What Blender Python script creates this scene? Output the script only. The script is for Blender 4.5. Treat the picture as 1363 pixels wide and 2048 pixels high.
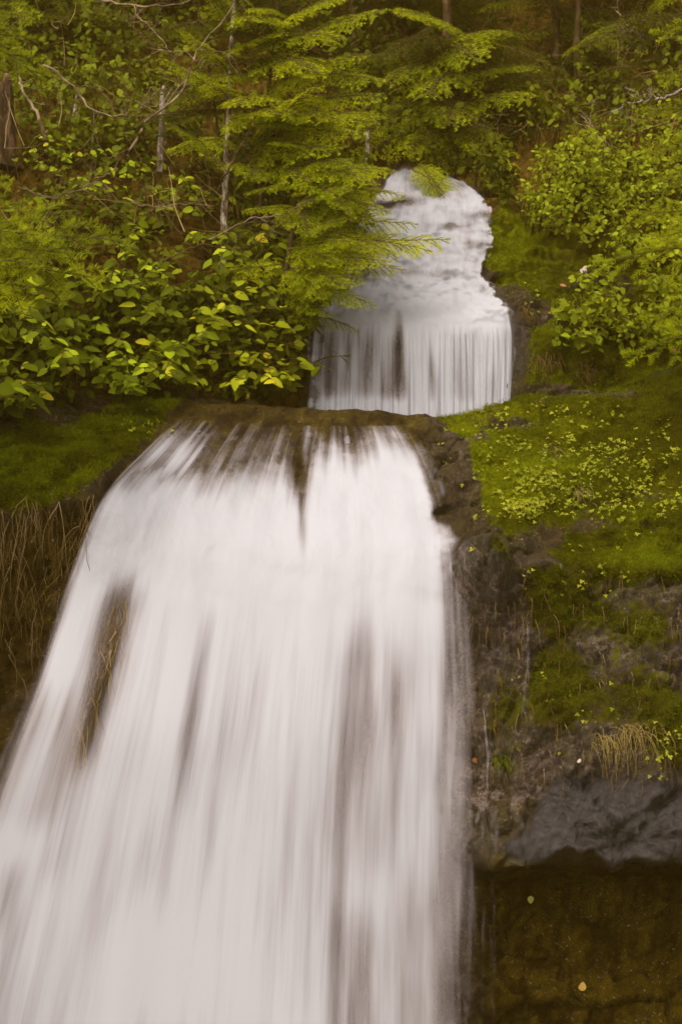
import bpy, math, random
import numpy as np
from mathutils import Vector, Matrix
from mathutils.bvhtree import BVHTree

random.seed(7); RNG = np.random.default_rng(7)
scene = bpy.context.scene
for o in list(bpy.data.objects): bpy.data.objects.remove(o)

# ------------------------------------------------------------------ camera, sky, sun, exposure
HAZE = 0.0030
F = 2842.0; CZ = 2.4                      # focal length in photograph pixels (50 mm on 24 x 36 upright), eye height
cam_d = bpy.data.cameras.new('camera'); cam = bpy.data.objects.new('camera', cam_d)
scene.collection.objects.link(cam); scene.camera = cam
cam_d.sensor_fit = 'VERTICAL'; cam_d.sensor_height = 36.0; cam_d.lens = 50.0 * F / 2842.0
cam_d.clip_start = 0.05; cam_d.clip_end = 500
cam.location = (0, 0, CZ); cam.rotation_euler = (math.radians(90), 0, 0)
cam_d.dof.use_dof = True; cam_d.dof.focus_distance = 5.7; cam_d.dof.aperture_fstop = 5.6

SUN_EL, SUN_AZ = math.radians(47), math.radians(205)      # azimuth from +Y clockwise: behind the camera, to the left
w = bpy.data.worlds.new('World'); scene.world = w; w.use_nodes = True
nt = w.node_tree; bgn = nt.nodes['Background']
sky = nt.nodes.new('ShaderNodeTexSky'); sky.sky_type = 'NISHITA'; sky.sun_disc = False
sky.sun_elevation = SUN_EL; sky.sun_rotation = SUN_AZ; sky.air_density = 1.0; sky.dust_density = 4.0; sky.ozone_density = 0.5
hs = nt.nodes.new('ShaderNodeHueSaturation'); hs.inputs['Saturation'].default_value = 0.18   # overcast: cloud greys the sky
nt.links.new(sky.outputs[0], hs.inputs['Color'])
tn = nt.nodes.new('ShaderNodeMix'); tn.data_type = 'RGBA'; tn.blend_type = 'MULTIPLY'; tn.inputs[0].default_value = 1
tn.inputs[7].default_value = (1.0, 0.93, 0.84, 1)
nt.links.new(hs.outputs[0], tn.inputs[6]); nt.links.new(tn.outputs[2], bgn.inputs['Color'])
bgn.inputs['Strength'].default_value = 0.15
sun_d = bpy.data.lights.new('sun', 'SUN'); sun = bpy.data.objects.new('sun', sun_d); scene.collection.objects.link(sun)
sun_d.energy = 1.3; sun_d.angle = math.radians(45); sun_d.color = (1.0, 0.92, 0.80)
sdir = Vector((math.sin(SUN_AZ)*math.cos(SUN_EL), math.cos(SUN_AZ)*math.cos(SUN_EL), math.sin(SUN_EL)))
sun.rotation_euler = (-sdir).to_track_quat('-Z', 'Y').to_euler(); sun.location = (-3, -6, 12)
vs = scene.view_settings; vs.view_transform = 'Standard'; vs.look = 'None'; vs.gamma = 1; vs.use_curve_mapping = False
vs.exposure = 1.05
scene.cycles.filter_width = 1.6
scene.cycles.max_bounces = 6; scene.cycles.diffuse_bounces = 3; scene.cycles.glossy_bounces = 2
scene.cycles.transmission_bounces = 4; scene.cycles.transparent_max_bounces = 14
scene.cycles.use_denoising = True

# ------------------------------------------------------------------ helpers
def P(px, py, Y): return Vector(((px - 681.5) * Y / F, Y, CZ + (1024 - py) * Y / F))
def smooth(a, b, x):
    t = np.clip((x - a) / (b - a), 0, 1); return t * t * (3 - 2 * t)
_perm = np.random.default_rng(3).permutation(512).astype(np.int64); _perm = np.concatenate([_perm] * 3)
_grad = np.random.default_rng(4).normal(size=(512, 3)); _grad /= np.linalg.norm(_grad, axis=1)[:, None]
def gnoise(p):
    p = np.asarray(p, float); i = np.floor(p).astype(np.int64); f = p - i; i &= 511
    u = f * f * f * (f * (f * 6 - 15) + 10); r = 0
    for dx in (0, 1):
        for dy in (0, 1):
            for dz in (0, 1):
                h = _perm[_perm[_perm[(i[:, 0] + dx) & 511] + ((i[:, 1] + dy) & 511)] + ((i[:, 2] + dz) & 511)]
                g = _grad[h]; d = f - np.array([dx, dy, dz])
                wt = np.where(dx, u[:, 0], 1 - u[:, 0]) * np.where(dy, u[:, 1], 1 - u[:, 1]) * np.where(dz, u[:, 2], 1 - u[:, 2])
                r = r + wt * (g * d).sum(1)
    return r * 1.5
def fbm(p, oct=4, lac=2.1, gain=0.5):
    a, r = 1.0, 0
    for k in range(oct): r = r + a * gnoise(p + 17.3 * k); p = p * lac; a *= gain
    return r
def worley(p):
    p = np.asarray(p, float); i = np.floor(p).astype(np.int64); f = p - i
    best = np.full(len(p), 9.0); val = np.zeros(len(p)); sec = np.full(len(p), 9.0)
    for dx in (-1, 0, 1):
        for dy in (-1, 0, 1):
            for dz in (-1, 0, 1):
                h = _perm[_perm[_perm[(i[:, 0] + dx) & 511] + ((i[:, 1] + dy) & 511)] + ((i[:, 2] + dz) & 511)]
                q = np.array([dx, dy, dz]) + _grad[h] * 0.4 + 0.5 - f
                d = (q * q).sum(1); m = d < best
                sec = np.where(m, best, np.minimum(sec, d)); val = np.where(m, h / 512.0, val); best = np.where(m, d, best)
    return np.sqrt(best), np.sqrt(sec), val
def poly_mask(px, py, poly, soft):
    inside = np.zeros(px.shape, bool); dist = np.full(px.shape, 1e9); n = len(poly)
    for k in range(n):
        x0, y0 = poly[k]; x1, y1 = poly[(k + 1) % n]
        c = ((y0 > py) != (y1 > py)) & (px < (x1 - x0) * (py - y0) / ((y1 - y0) or 1e-9) + x0); inside ^= c
        ex, ey = x1 - x0, y1 - y0; t = np.clip(((px - x0) * ex + (py - y0) * ey) / (ex * ex + ey * ey), 0, 1)
        dist = np.minimum(dist, np.hypot(px - x0 - t * ex, py - y0 - t * ey))
    return smooth(-soft, soft, np.where(inside, dist, -dist))
def stroke(px, py, pts, wd):
    """soft stroke along a polyline, thinning to nothing at both ends"""
    d = np.full(px.shape, 1e9); T = np.zeros(px.shape); n = len(pts) - 1
    for k, ((x0, y0), (x1, y1)) in enumerate(zip(pts[:-1], pts[1:])):
        ex, ey = x1 - x0, y1 - y0; tr = ((px - x0) * ex + (py - y0) * ey) / (ex * ex + ey * ey)
        t = np.clip(tr, -0.5 if k == 0 else 0, 1.5 if k == n - 1 else 1)
        q = np.hypot(px - x0 - t * ex, py - y0 - t * ey); m = q < d; d = np.where(m, q, d); T = np.where(m, (k + t) / n, T)
    e = smooth(-0.5 / n, 0.5 / n, T) * (1 - smooth(1 - 0.5 / n, 1 + 0.5 / n, T))
    return np.exp(-(d / wd) ** 2) * e
def blob(px, py, cx, cy, rx, ry): return np.exp(-((px - cx) / rx) ** 2 - ((py - cy) / ry) ** 2)

def mesh_np(name, V, Fa, mats=(), attrs=None, midx=None, smoothf=True, uv=None):
    """V n x 3, Fa a list of face arrays (m x 3 or m x 4)"""
    if isinstance(Fa, np.ndarray): Fa = [Fa]
    me = bpy.data.meshes.new(name); V = np.ascontiguousarray(V, np.float32)
    loops = np.concatenate([f.ravel() for f in Fa]).astype(np.int32)
    tot = np.concatenate([np.full(len(f), f.shape[1]) for f in Fa]); start = np.concatenate([[0], np.cumsum(tot)[:-1]]).astype(np.int32)
    me.vertices.add(len(V)); me.vertices.foreach_set('co', V.ravel())
    me.loops.add(len(loops)); me.loops.foreach_set('vertex_index', loops)
    me.polygons.add(len(tot)); me.polygons.foreach_set('loop_start', start)
    if midx is not None: me.polygons.foreach_set('material_index', np.asarray(midx, np.int32))
    if smoothf: me.polygons.foreach_set('use_smooth', np.ones(len(tot), bool))
    for m in mats: me.materials.append(m)
    me.update(calc_edges=True)
    for k, a in (attrs or {}).items():
        at = me.attributes.new(k, 'FLOAT', 'POINT'); at.data.foreach_set('value', np.ascontiguousarray(a, np.float32))
    if uv is not None:
        l = me.uv_layers.new(name='flow'); l.data.foreach_set('uv', np.ascontiguousarray(uv[loops], np.float32).ravel())
    return me
def link(name, me, parent=None, base=None):
    o = bpy.data.objects.new(name, me); scene.collection.objects.link(o)
    if parent is not None:
        o.parent = parent
        if base is not None: o.location = -Vector(base)
    return o
def tag(o, label=None, cat=None, group=None, kind=None):
    for k, v in (('label', label), ('category', cat), ('group', group), ('kind', kind)):
        if v: o[k] = v
    return o
def thing(name, base, label, cat, group=None):
    o = bpy.data.objects.new(name, None); scene.collection.objects.link(o); o.location = base; o.empty_display_size = 0.1
    return tag(o, label, cat, group)
def frames(d, n):
    """rotation matrices whose columns are side, axis d, normal ~n   (arrays m x 3)"""
    d = d / np.linalg.norm(d, axis=1)[:, None]
    s = np.cross(d, n); s /= np.linalg.norm(s, axis=1)[:, None] + 1e-9
    return np.stack([s, d, np.cross(s, d)], axis=2)
def mat4(d, n, pos, sc):
    R = frames(np.array([d], float), np.array([n], float))[0] * sc
    M = np.eye(4); M[:3, :3] = R; M[:3, 3] = pos
    return Matrix([list(map(float, r)) for r in M])
def bake(tv, tf, pos, R, sc):
    n, k = len(pos), len(tv)
    V = np.einsum('nij,kj->nki', R, tv) * np.asarray(sc).reshape(n, 1, 1) + pos[:, None, :]
    Fc = (tf[None] + (np.arange(n) * k)[:, None, None]).reshape(-1, tf.shape[1])
    return V.reshape(-1, 3), Fc
def tubes(lines, sides=4):
    """lines: list of (pts m x 3, radii m); returns V, F"""
    Vs, Fs, off = [], [], 0
    ang = np.arange(sides) * 2 * np.pi / sides
    for pts, rad in lines:
        pts = np.asarray(pts, float); m = len(pts); rad = np.broadcast_to(rad, (m,))
        t = np.gradient(pts, axis=0); t /= np.linalg.norm(t, axis=1)[:, None] + 1e-9
        ref = np.where(np.abs(t[:, 2:3]) > 0.9, [[1.0, 0, 0]], [[0, 0, 1.0]])
        a = np.cross(t, ref); a /= np.linalg.norm(a, axis=1)[:, None] + 1e-9; b = np.cross(t, a)
        ring = pts[:, None] + rad[:, None, None] * (a[:, None] * np.cos(ang)[None, :, None] + b[:, None] * np.sin(ang)[None, :, None])
        Vs.append(ring.reshape(-1, 3)); i = np.arange(m - 1)[:, None] * sides; j = np.arange(sides)[None]; j2 = (j + 1) % sides
        Fs.append(np.stack([i + j, i + j2, i + sides + j2, i + sides + j], -1).reshape(-1, 4) + off); off += m * sides
    return np.concatenate(Vs), np.concatenate(Fs)
def spline(pts, n):
    """smooth polyline through control points"""
    pts = np.asarray([tuple(p) for p in pts], float); m = len(pts); t = np.linspace(0, m - 1, n)
    i = np.clip(t.astype(int), 0, m - 2); f = (t - i)[:, None]
    p0, p1, p2, p3 = pts[np.maximum(i - 1, 0)], pts[i], pts[i + 1], pts[np.minimum(i + 2, m - 1)]
    return 0.5 * (2 * p1 + (p2 - p0) * f + (2 * p0 - 5 * p1 + 4 * p2 - p3) * f * f + (3 * p1 - p0 - 3 * p2 + p3) * f ** 3)

# ------------------------------------------------------------------ materials
class NT:
    def __init__(s, name):
        s.m = bpy.data.materials.new(name); s.m.use_nodes = True; s.t = s.m.node_tree; s.b = s.t.nodes['Principled BSDF']; s.out = s.t.nodes['Material Output']
    def n(s, kind, **kw):
        o = s.t.nodes.new('ShaderNode' + kind)
        for k, v in kw.items(): setattr(o, k, v)
        return o
    def l(s, a, b): s.t.links.new(a, b)
    def noise(s, vec, scale, detail=4, rough=0.6, dist=0.0):
        o = s.n('TexNoise'); o.inputs['Scale'].default_value = scale; o.inputs['Detail'].default_value = detail
        o.inputs['Roughness'].default_value = rough; o.inputs['Distortion'].default_value = dist
        if vec is not None: s.l(vec, o.inputs['Vector'])
        return o.outputs['Fac']
    def ramp(s, fac, stops, interp='LINEAR'):
        o = s.n('ValToRGB'); cr = o.color_ramp; cr.interpolation = interp
        while len(cr.elements) < len(stops): cr.elements.new(0.5)
        for e, (p, c) in zip(cr.elements, stops): e.position = p; e.color = (*c, 1) if len(c) == 3 else c
        s.l(fac, o.inputs[0]); return o.outputs[0]
    def math(s, op, a, b=None, c=None, clamp=False):
        o = s.n('Math', operation=op); o.use_clamp = clamp
        for k, v in enumerate((a, b, c)):
            if v is None: continue
            if isinstance(v, (int, float)): o.inputs[k].default_value = v
            else: s.l(v, o.inputs[k])
        return o.outputs[0]
    def mix(s, f, a, b, blend='MIX'):
        o = s.n('Mix', data_type='RGBA', blend_type=blend)
        for k, v in ((0, f), (6, a), (7, b)):
            if isinstance(v, (int, float)): o.inputs[k].default_value = v
            elif isinstance(v, tuple): o.inputs[k].default_value = (*v, 1)
            else: s.l(v, o.inputs[k])
        return o.outputs[2]
    def attr(s, name): o = s.n('Attribute', attribute_name=name); return o.outputs['Fac']
    def maprange(s, v, a, b, c=0.0, d=1.0, sm=True):
        o = s.n('MapRange', interpolation_type='SMOOTHSTEP' if sm else 'LINEAR'); s.l(v, o.inputs[0])
        for k, x in enumerate((a, b, c, d)): o.inputs[k + 1].default_value = x
        return o.outputs[0]

GAIN = dict(glossy_leaf=(1.45, 1.6, 1.0), yellowing_leaf=(1.1, 1.15, 1), painted_shade_leaf=(.82, .9, .8), hemlock_needle=(1.15, 1.38, .8), painted_shade_needle=(0.68, 0.78, .8), fir_needle=(1.1, 1.28, .8), small_leaf=(1.2, 1.28, 1.2), moss_blade=(.78, .86, .5), clover_leaf=(.8, .82, .8), dry_grass=(.8, .78, .75), root_fibre=(.85, .8, .75))
def foliage_mat(name, stops, use_tint=True, rough=0.5, spec=0.3, trans=0.3, vein=False):
    gk = GAIN.get(name, (1, 1, 1)); stops = [(p, tuple(min(0.85, a * b) for a, b in zip(c, gk))) for p, c in stops]
    s = NT(name); oi = s.n('ObjectInfo').outputs['Random']
    geo = s.n('NewGeometry')
    f = s.math('ADD', s.math('MULTIPLY', s.attr('tint'), 0.75), s.math('MULTIPLY', oi, 0.25)) if use_tint else oi
    col = s.ramp(f, stops)
    big = s.noise(geo.outputs['Position'], 2.2, 2)
    col = s.mix(s.maprange(big, 0.35, 0.7), s.mix(1.0, col, (0.78, 0.84, 0.9), 'MULTIPLY'), col)
    if vein:
        tc = s.n('TexCoord').outputs['Object']
        col = s.mix(s.maprange(s.noise(tc, 3.0, 3), 0.5, 0.75, 0, 0.35), col, s.mix(1.0, col, (1.5, 1.15, 0.7), 'MULTIPLY'))
    s.l(col, s.b.inputs['Base Color']); s.b.inputs['Roughness'].default_value = rough
    s.b.inputs['Specular IOR Level'].default_value = spec; s.b.inputs['Specular Tint'].default_value = (0.9, 0.85, 0.15, 1)
    tr = s.n('BsdfTranslucent'); s.l(s.mix(1.0, col, (1.25, 1.15, 0.6), 'MULTIPLY'), tr.inputs['Color'])
    mx = s.n('MixShader'); mx.inputs[0].default_value = trans
    s.l(s.b.outputs[0], mx.inputs[1]); s.l(tr.outputs[0], mx.inputs[2]); s.l(mx.outputs[0], s.out.inputs['Surface'])
    return s.m

def bark_mat(name, dark, light, lo=0.45, hi=0.62, scale=30, rough=0.85):
    s = NT(name); g = s.n('NewGeometry').outputs['Position']
    mp = s.n('Mapping'); mp.inputs['Scale'].default_value = (1, 1, 0.35); s.l(g, mp.inputs[0])
    nz = s.noise(mp.outputs[0], scale, 5, 0.65)
    s.l(s.mix(s.maprange(nz, lo, hi), dark, light), s.b.inputs['Base Color']); s.b.inputs['Roughness'].default_value = rough
    bp = s.n('Bump'); bp.inputs['Strength'].default_value = 0.6; bp.inputs['Distance'].default_value = 0.01
    s.l(nz, bp.inputs['Height']); s.l(bp.outputs[0], s.b.inputs['Normal'])
    s.b.inputs['Specular IOR Level'].default_value = 0.2
    return s.m

def rock_mat():
    s = NT('wet_mossy_rock'); pos = s.n('NewGeometry').outputs['Position']
    moss, wet, pale, soil, dk = (s.attr(k) for k in ('moss', 'wet', 'pale', 'soil', 'dark'))
    n1 = s.noise(pos, 6, 8, 0.62); n2 = s.noise(pos, 28, 8, 0.7); n3 = s.noise(pos, 95, 6, 0.8); n4 = s.noise(pos, 16, 5, 0.6, 0.6)
    rock = s.mix(s.maprange(n2, 0.38, 0.62), (0.014, 0.007, 0.001), (0.070, 0.038, 0.012))
    rock = s.mix(s.maprange(n1, 0.38, 0.6, 0, 0.75), rock, s.mix(s.maprange(n3, 0.35, 0.62), (0.022, 0.014, 0.0012), (0.075, 0.056, 0.005)))
    pl = s.math('MULTIPLY', pale, s.maprange(s.math('ADD', s.math('MULTIPLY', n4, 0.6), s.math('MULTIPLY', n3, 0.4)), 0.47, 0.57))
    flk = s.math('MULTIPLY', s.attr('fleck'), s.math('MULTIPLY', s.maprange(s.noise(pos, 48, 5, 0.75), 0.52, 0.60), s.maprange(s.noise(pos, 11, 3), 0.38, 0.62, 0.15, 1.0)))
    rock = s.mix(s.math('MULTIPLY', flk, 0.8), rock, (0.30, 0.215, 0.175))
    rock = s.mix(pl, rock, s.mix(s.maprange(n3, 0.3, 0.65), (0.11, 0.068, 0.050), (0.42, 0.32, 0.29)))
    speck = s.math('MULTIPLY', s.maprange(s.noise(pos, 75, 4, 0.6), 0.61, 0.67), s.maprange(n1, 0.42, 0.56))
    rock = s.mix(s.math('MULTIPLY', speck, 0.7), rock, (0.30, 0.25, 0.19))
    wetc = s.mix(s.maprange(n2, 0.35, 0.7), (0.010, 0.0068, 0.006), (0.040, 0.030, 0.030))
    col = s.mix(wet, rock, wetc)
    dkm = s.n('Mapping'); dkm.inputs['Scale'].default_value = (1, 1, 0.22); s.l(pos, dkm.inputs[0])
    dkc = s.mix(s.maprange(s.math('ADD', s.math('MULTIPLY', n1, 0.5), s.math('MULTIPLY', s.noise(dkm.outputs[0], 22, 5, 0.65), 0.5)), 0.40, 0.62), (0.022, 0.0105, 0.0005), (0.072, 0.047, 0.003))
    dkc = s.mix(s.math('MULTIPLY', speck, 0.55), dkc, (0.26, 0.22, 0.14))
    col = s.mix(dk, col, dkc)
    soilc = s.mix(s.maprange(n2, 0.35, 0.65), (0.050, 0.026, 0.002), (0.13, 0.075, 0.012))
    col = s.mix(soil, col, soilc)
    fine = s.noise(pos, 170, 3, 0.6)
    col = s.mix(s.math('MULTIPLY', s.math('SUBTRACT', 1.0, soil), s.maprange(fine, 0.42, 0.60, 0.0, 0.55)), col, s.mix(1.0, col, (0.30, 0.26, 0.20), 'MULTIPLY'))
    mf = s.maprange(s.math('ADD', moss, s.math('MULTIPLY', s.math('SUBTRACT', s.math('ADD', s.math('MULTIPLY', n4, 0.30), s.math('ADD', s.math('MULTIPLY', n2, 0.30), s.math('MULTIPLY', n3, 0.40))), 0.5), 2.6)), 0.38, 0.52)
    mb = s.math('ADD', s.math('MULTIPLY', s.math('ADD', s.math('MULTIPLY', n2, 0.6), s.math('MULTIPLY', n3, 0.4)), 0.6), s.math('MULTIPLY', n1, 0.4))
    lush = s.attr('lush'); mb = s.math('ADD', mb, s.math('MULTIPLY', s.math('SUBTRACT', lush, 0.4), 0.26))
    mossc = s.ramp(mb, [(0.36, (0.032, 0.025, 0.0008)), (0.5, (0.070, 0.068, 0.0012)), (0.63, (0.130, 0.136, 0.002))])
    col = s.mix(mf, col, mossc)
    s.l(col, s.b.inputs['Base Color'])
    ro = s.math('SUBTRACT', 0.45, s.math('MULTIPLY', wet, 0.16)); ro = s.math('ADD', ro, s.math('MULTIPLY', n3, 0.15))
    dry = s.math('MAXIMUM', mf, s.math('MAXIMUM', soil, s.math('MULTIPLY', dk, s.math('SUBTRACT', 1.0, wet)))); ro = s.math('MAXIMUM', ro, s.math('MULTIPLY', dry, 0.9)); s.l(ro, s.b.inputs['Roughness'])
    sp = s.math('SUBTRACT', s.math('ADD', 0.22, s.math('MULTIPLY', s.math('POWER', wet, 2.0), 0.24)), s.math('MULTIPLY', dry, 0.20)); s.l(sp, s.b.inputs['Specular IOR Level'])
    h = s.math('ADD', s.math('MULTIPLY', n2, 0.8), s.math('MULTIPLY', n3, 0.65))
    # rippled film where water runs over the smooth wet band
    mp = s.n('Mapping'); mp.inputs['Scale'].default_value = (1.0, 1.0, 0.45); mp.inputs['Rotation'].default_value = (0, 0.5, 0); s.l(pos, mp.inputs[0])
    rip = s.noise(mp.outputs[0], 34, 5, 0.6, 0.5)
    rip = s.math('ADD', s.math('MULTIPLY', rip, 0.60), s.math('ADD', s.math('MULTIPLY', n3, 0.30), s.math('MULTIPLY', n2, 0.25))); hh = s.n('Mix', data_type='FLOAT'); s.l(wet, hh.inputs[0]); s.l(h, hh.inputs[2]); s.l(rip, hh.inputs[3])
    bp = s.n('Bump'); bp.inputs['Strength'].default_value = 1.0; bp.inputs['Distance'].default_value = 0.024
    s.l(hh.outputs[0], bp.inputs['Height']); s.l(bp.outputs[0], s.b.inputs['Normal'])
    return s.m

def water_mat(name, us, vs_, gain=1.0, iso=0.0):
    """silky falling water: white, light passes through; streak noise along the flow coordinates thins it"""
    s = NT(name); uv = s.n('UVMap', uv_map='flow').outputs[0]; dens = s.attr('flow_mass')
    def st(a, b, det, ds=0.0):
        mp = s.n('Mapping'); mp.inputs['Scale'].default_value = (a, b, 1); s.l(uv, mp.inputs[0]); return s.noise(mp.outputs[0], 1.0, det, 0.55, ds)
    a = st(us * 0.38, vs_ * 0.8, 2); b = st(us * 1.5, vs_ * 1.0, 3); c = st(us * 6, vs_ * 1.6, 2)
    k = s.math('ADD', s.math('ADD', s.math('MULTIPLY', a, 0.50), s.math('MULTIPLY', b, 0.40)), s.math('MULTIPLY', c, 0.10))
    k = s.math('MULTIPLY', s.math('SUBTRACT', k, 0.5), 2.6 * gain)
    if iso:
        d = st(us * 0.9, us * 0.5, 4, 0.8)
        k = s.math('ADD', k, s.math('MULTIPLY', s.math('SUBTRACT', d, 0.5), iso))
    # the streaks bite where the water is thin, hardly where it is thick
    x = s.math('ADD', dens, s.math('MULTIPLY', k, s.math('SUBTRACT', 1.0, s.math('MULTIPLY', dens, 0.62))))
    alpha = s.math('MULTIPLY', s.maprange(x, 0.02, 0.95), s.maprange(dens, 0.0, 0.12))
    alpha = s.math('MULTIPLY', alpha, 0.985)
    col = s.mix(s.maprange(x, 0.2, 0.95), (0.310, 0.268, 0.275), (0.396, 0.394, 0.436))
    df = s.n('BsdfDiffuse'); s.l(col, df.inputs[0])
    tr = s.n('BsdfTranslucent'); s.l(col, tr.inputs[0])
    m1 = s.n('MixShader'); m1.inputs[0].default_value = 0.22; s.l(df.outputs[0], m1.inputs[1]); s.l(tr.outputs[0], m1.inputs[2])
    tp = s.n('BsdfTransparent'); m2 = s.n('MixShader'); s.l(alpha, m2.inputs[0]); s.l(tp.outputs[0], m2.inputs[1]); s.l(m1.outputs[0], m2.inputs[2])
    s.l(m2.outputs[0], s.out.inputs['Surface'])
    s.t.nodes.remove(s.b)
    return s.m

M = {}
M['rock'] = rock_mat()
M['water'] = water_mat('falling_water', 26, 1.1)
M['water_up'] = water_mat('cascade_water', 15, 1.4, 0.75, 0.15)
M['rivulet'] = water_mat('rivulet_water', 5, 1.5)
G1 = [(0.0, (0.046, 0.036, 0.0008)), (0.25, (0.105, 0.093, 0.0014)), (0.5, (0.19, 0.176, 0.0022)), (0.75, (0.31, 0.28, 0.004)), (1.0, (0.42, 0.35, 0.006))]
M['salal'] = foliage_mat('glossy_leaf', [(0.0, (0.040, 0.042, 0.0015)), (0.42, (0.085, 0.090, 0.003)), (0.74, (0.150, 0.165, 0.006)), (0.955, (0.29, 0.29, 0.014)), (1.0, (0.34, 0.24, 0.015))], False, 0.5, 0.14, 0.28, True)
M['salal_yellow'] = foliage_mat('yellowing_leaf', [(0.0, (0.075, 0.075, 0.002)), (0.35, (0.15, 0.155, 0.004)), (0.7, (0.25, 0.255, 0.008)), (0.92, (0.40, 0.36, 0.014)), (1.0, (0.46, 0.30, 0.02))], False, 0.5, 0.14, 0.30, True)
M['salal_mass'] = foliage_mat('painted_shade_leaf', [(0.0, (0.040, 0.036, 0.001)), (0.5, (0.090, 0.090, 0.002)), (1.0, (0.18, 0.18, 0.005))], True, 0.55, 0.15, 0.28)  # darker leaf copy; shade behind the front foliage is put into the colour
M['needle'] = foliage_mat('hemlock_needle', G1, True, 0.6, 0.12, 0.40)
M['needle_dark'] = foliage_mat('painted_shade_needle', [(0.0, (0.034, 0.027, 0.0007)), (0.5, (0.080, 0.070, 0.0012)), (1.0, (0.17, 0.155, 0.003))], True, 0.65, 0.1, 0.38)  # darker copy of the needle colours; shade of the back boughs is painted in
M['fir'] = foliage_mat('fir_needle', [(0.0, (0.060, 0.055, 0.001)), (0.4, (0.135, 0.128, 0.002)), (0.75, (0.23, 0.215, 0.004)), (1.0, (0.33, 0.29, 0.006))], True, 0.6, 0.12, 0.40)
M['small_leaf'] = foliage_mat('small_leaf', [(0.0, (0.060, 0.058, 0.001)), (0.5, (0.150, 0.155, 0.005)), (1.0, (0.31, 0.31, 0.016))], True, 0.55, 0.15, 0.32)
M['moss'] = foliage_mat('moss_blade', [(0.0, (0.050, 0.042, 0.001)), (0.42, (0.115, 0.115, 0.002)), (0.8, (0.20, 0.215, 0.004)), (1.0, (0.30, 0.28, 0.008))], True, 0.85, 0.05, 0.32)
M['clover'] = foliage_mat('clover_leaf', [(0.0, (0.15, 0.16, 0.006)), (0.5, (0.28, 0.28, 0.014)), (1.0, (0.48, 0.43, 0.05))], True, 0.7, 0.1, 0.3)
M['straw'] = foliage_mat('dry_grass', [(0.0, (0.15, 0.12, 0.014)), (0.5, (0.34, 0.24, 0.075)), (1.0, (0.55, 0.41, 0.19))], True, 0.7, 0.1, 0.2)
M['root'] = foliage_mat('root_fibre', [(0.0, (0.070, 0.042, 0.006)), (0.5, (0.19, 0.115, 0.035)), (1.0, (0.45, 0.32, 0.15))], True, 0.8, 0.1, 0.05)
M['bark'] = bark_mat('brown_bark', (0.040, 0.022, 0.004), (0.11, 0.068, 0.026))
M['pale_bark'] = bark_mat('pale_mottled_bark', (0.075, 0.050, 0.025), (0.34, 0.28, 0.21), 0.42, 0.56, 45)
M['twig'] = bark_mat('grey_twig', (0.070, 0.044, 0.018), (0.22, 0.155, 0.085), 0.35, 0.65, 20)
M['snag'] = bark_mat('bleached_wood', (0.09, 0.060, 0.040), (0.30, 0.24, 0.21), 0.38, 0.6, 60)
M['rotten'] = bark_mat('rotten_red_wood', (0.030, 0.015, 0.003), (0.15, 0.085, 0.045), 0.42, 0.66, 26)
M['stem'] = bark_mat('reddish_stem', (0.035, 0.018, 0.004), (0.09, 0.05, 0.014))
M['dead_leaf'] = foliage_mat('fallen_leaf', [(0.0, (0.16, 0.06, 0.015)), (0.5, (0.38, 0.22, 0.04)), (1.0, (0.60, 0.48, 0.36))], False, 0.6, 0.2, 0.2)
M['stone'] = bark_mat('loose_stone', (0.09, 0.045, 0.022), (0.20, 0.12, 0.07), 0.4, 0.6, 40)
s_ = NT('forest_floor'); s_.l(s_.mix(s_.maprange(s_.noise(s_.n('NewGeometry').outputs['Position'], 3, 6), 0.4, 0.65), (0.05, 0.035, 0.015), (0.09, 0.085, 0.03)), s_.b.inputs['Base Color']); s_.b.inputs['Roughness'].default_value = 0.9
M['ground'] = s_.m

# ------------------------------------------------------------------ the setting: ground and the stepped rock face
me = mesh_np('ground', np.array([(-150, -150, 0), (150, -150, 0), (150, 150, 0), (-150, 150, 0)], float), np.array([[0, 1, 2, 3]]), [M['ground']])
tag(link('ground', me), 'brown forest floor at the foot of the falls', None, None, 'structure')

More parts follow.
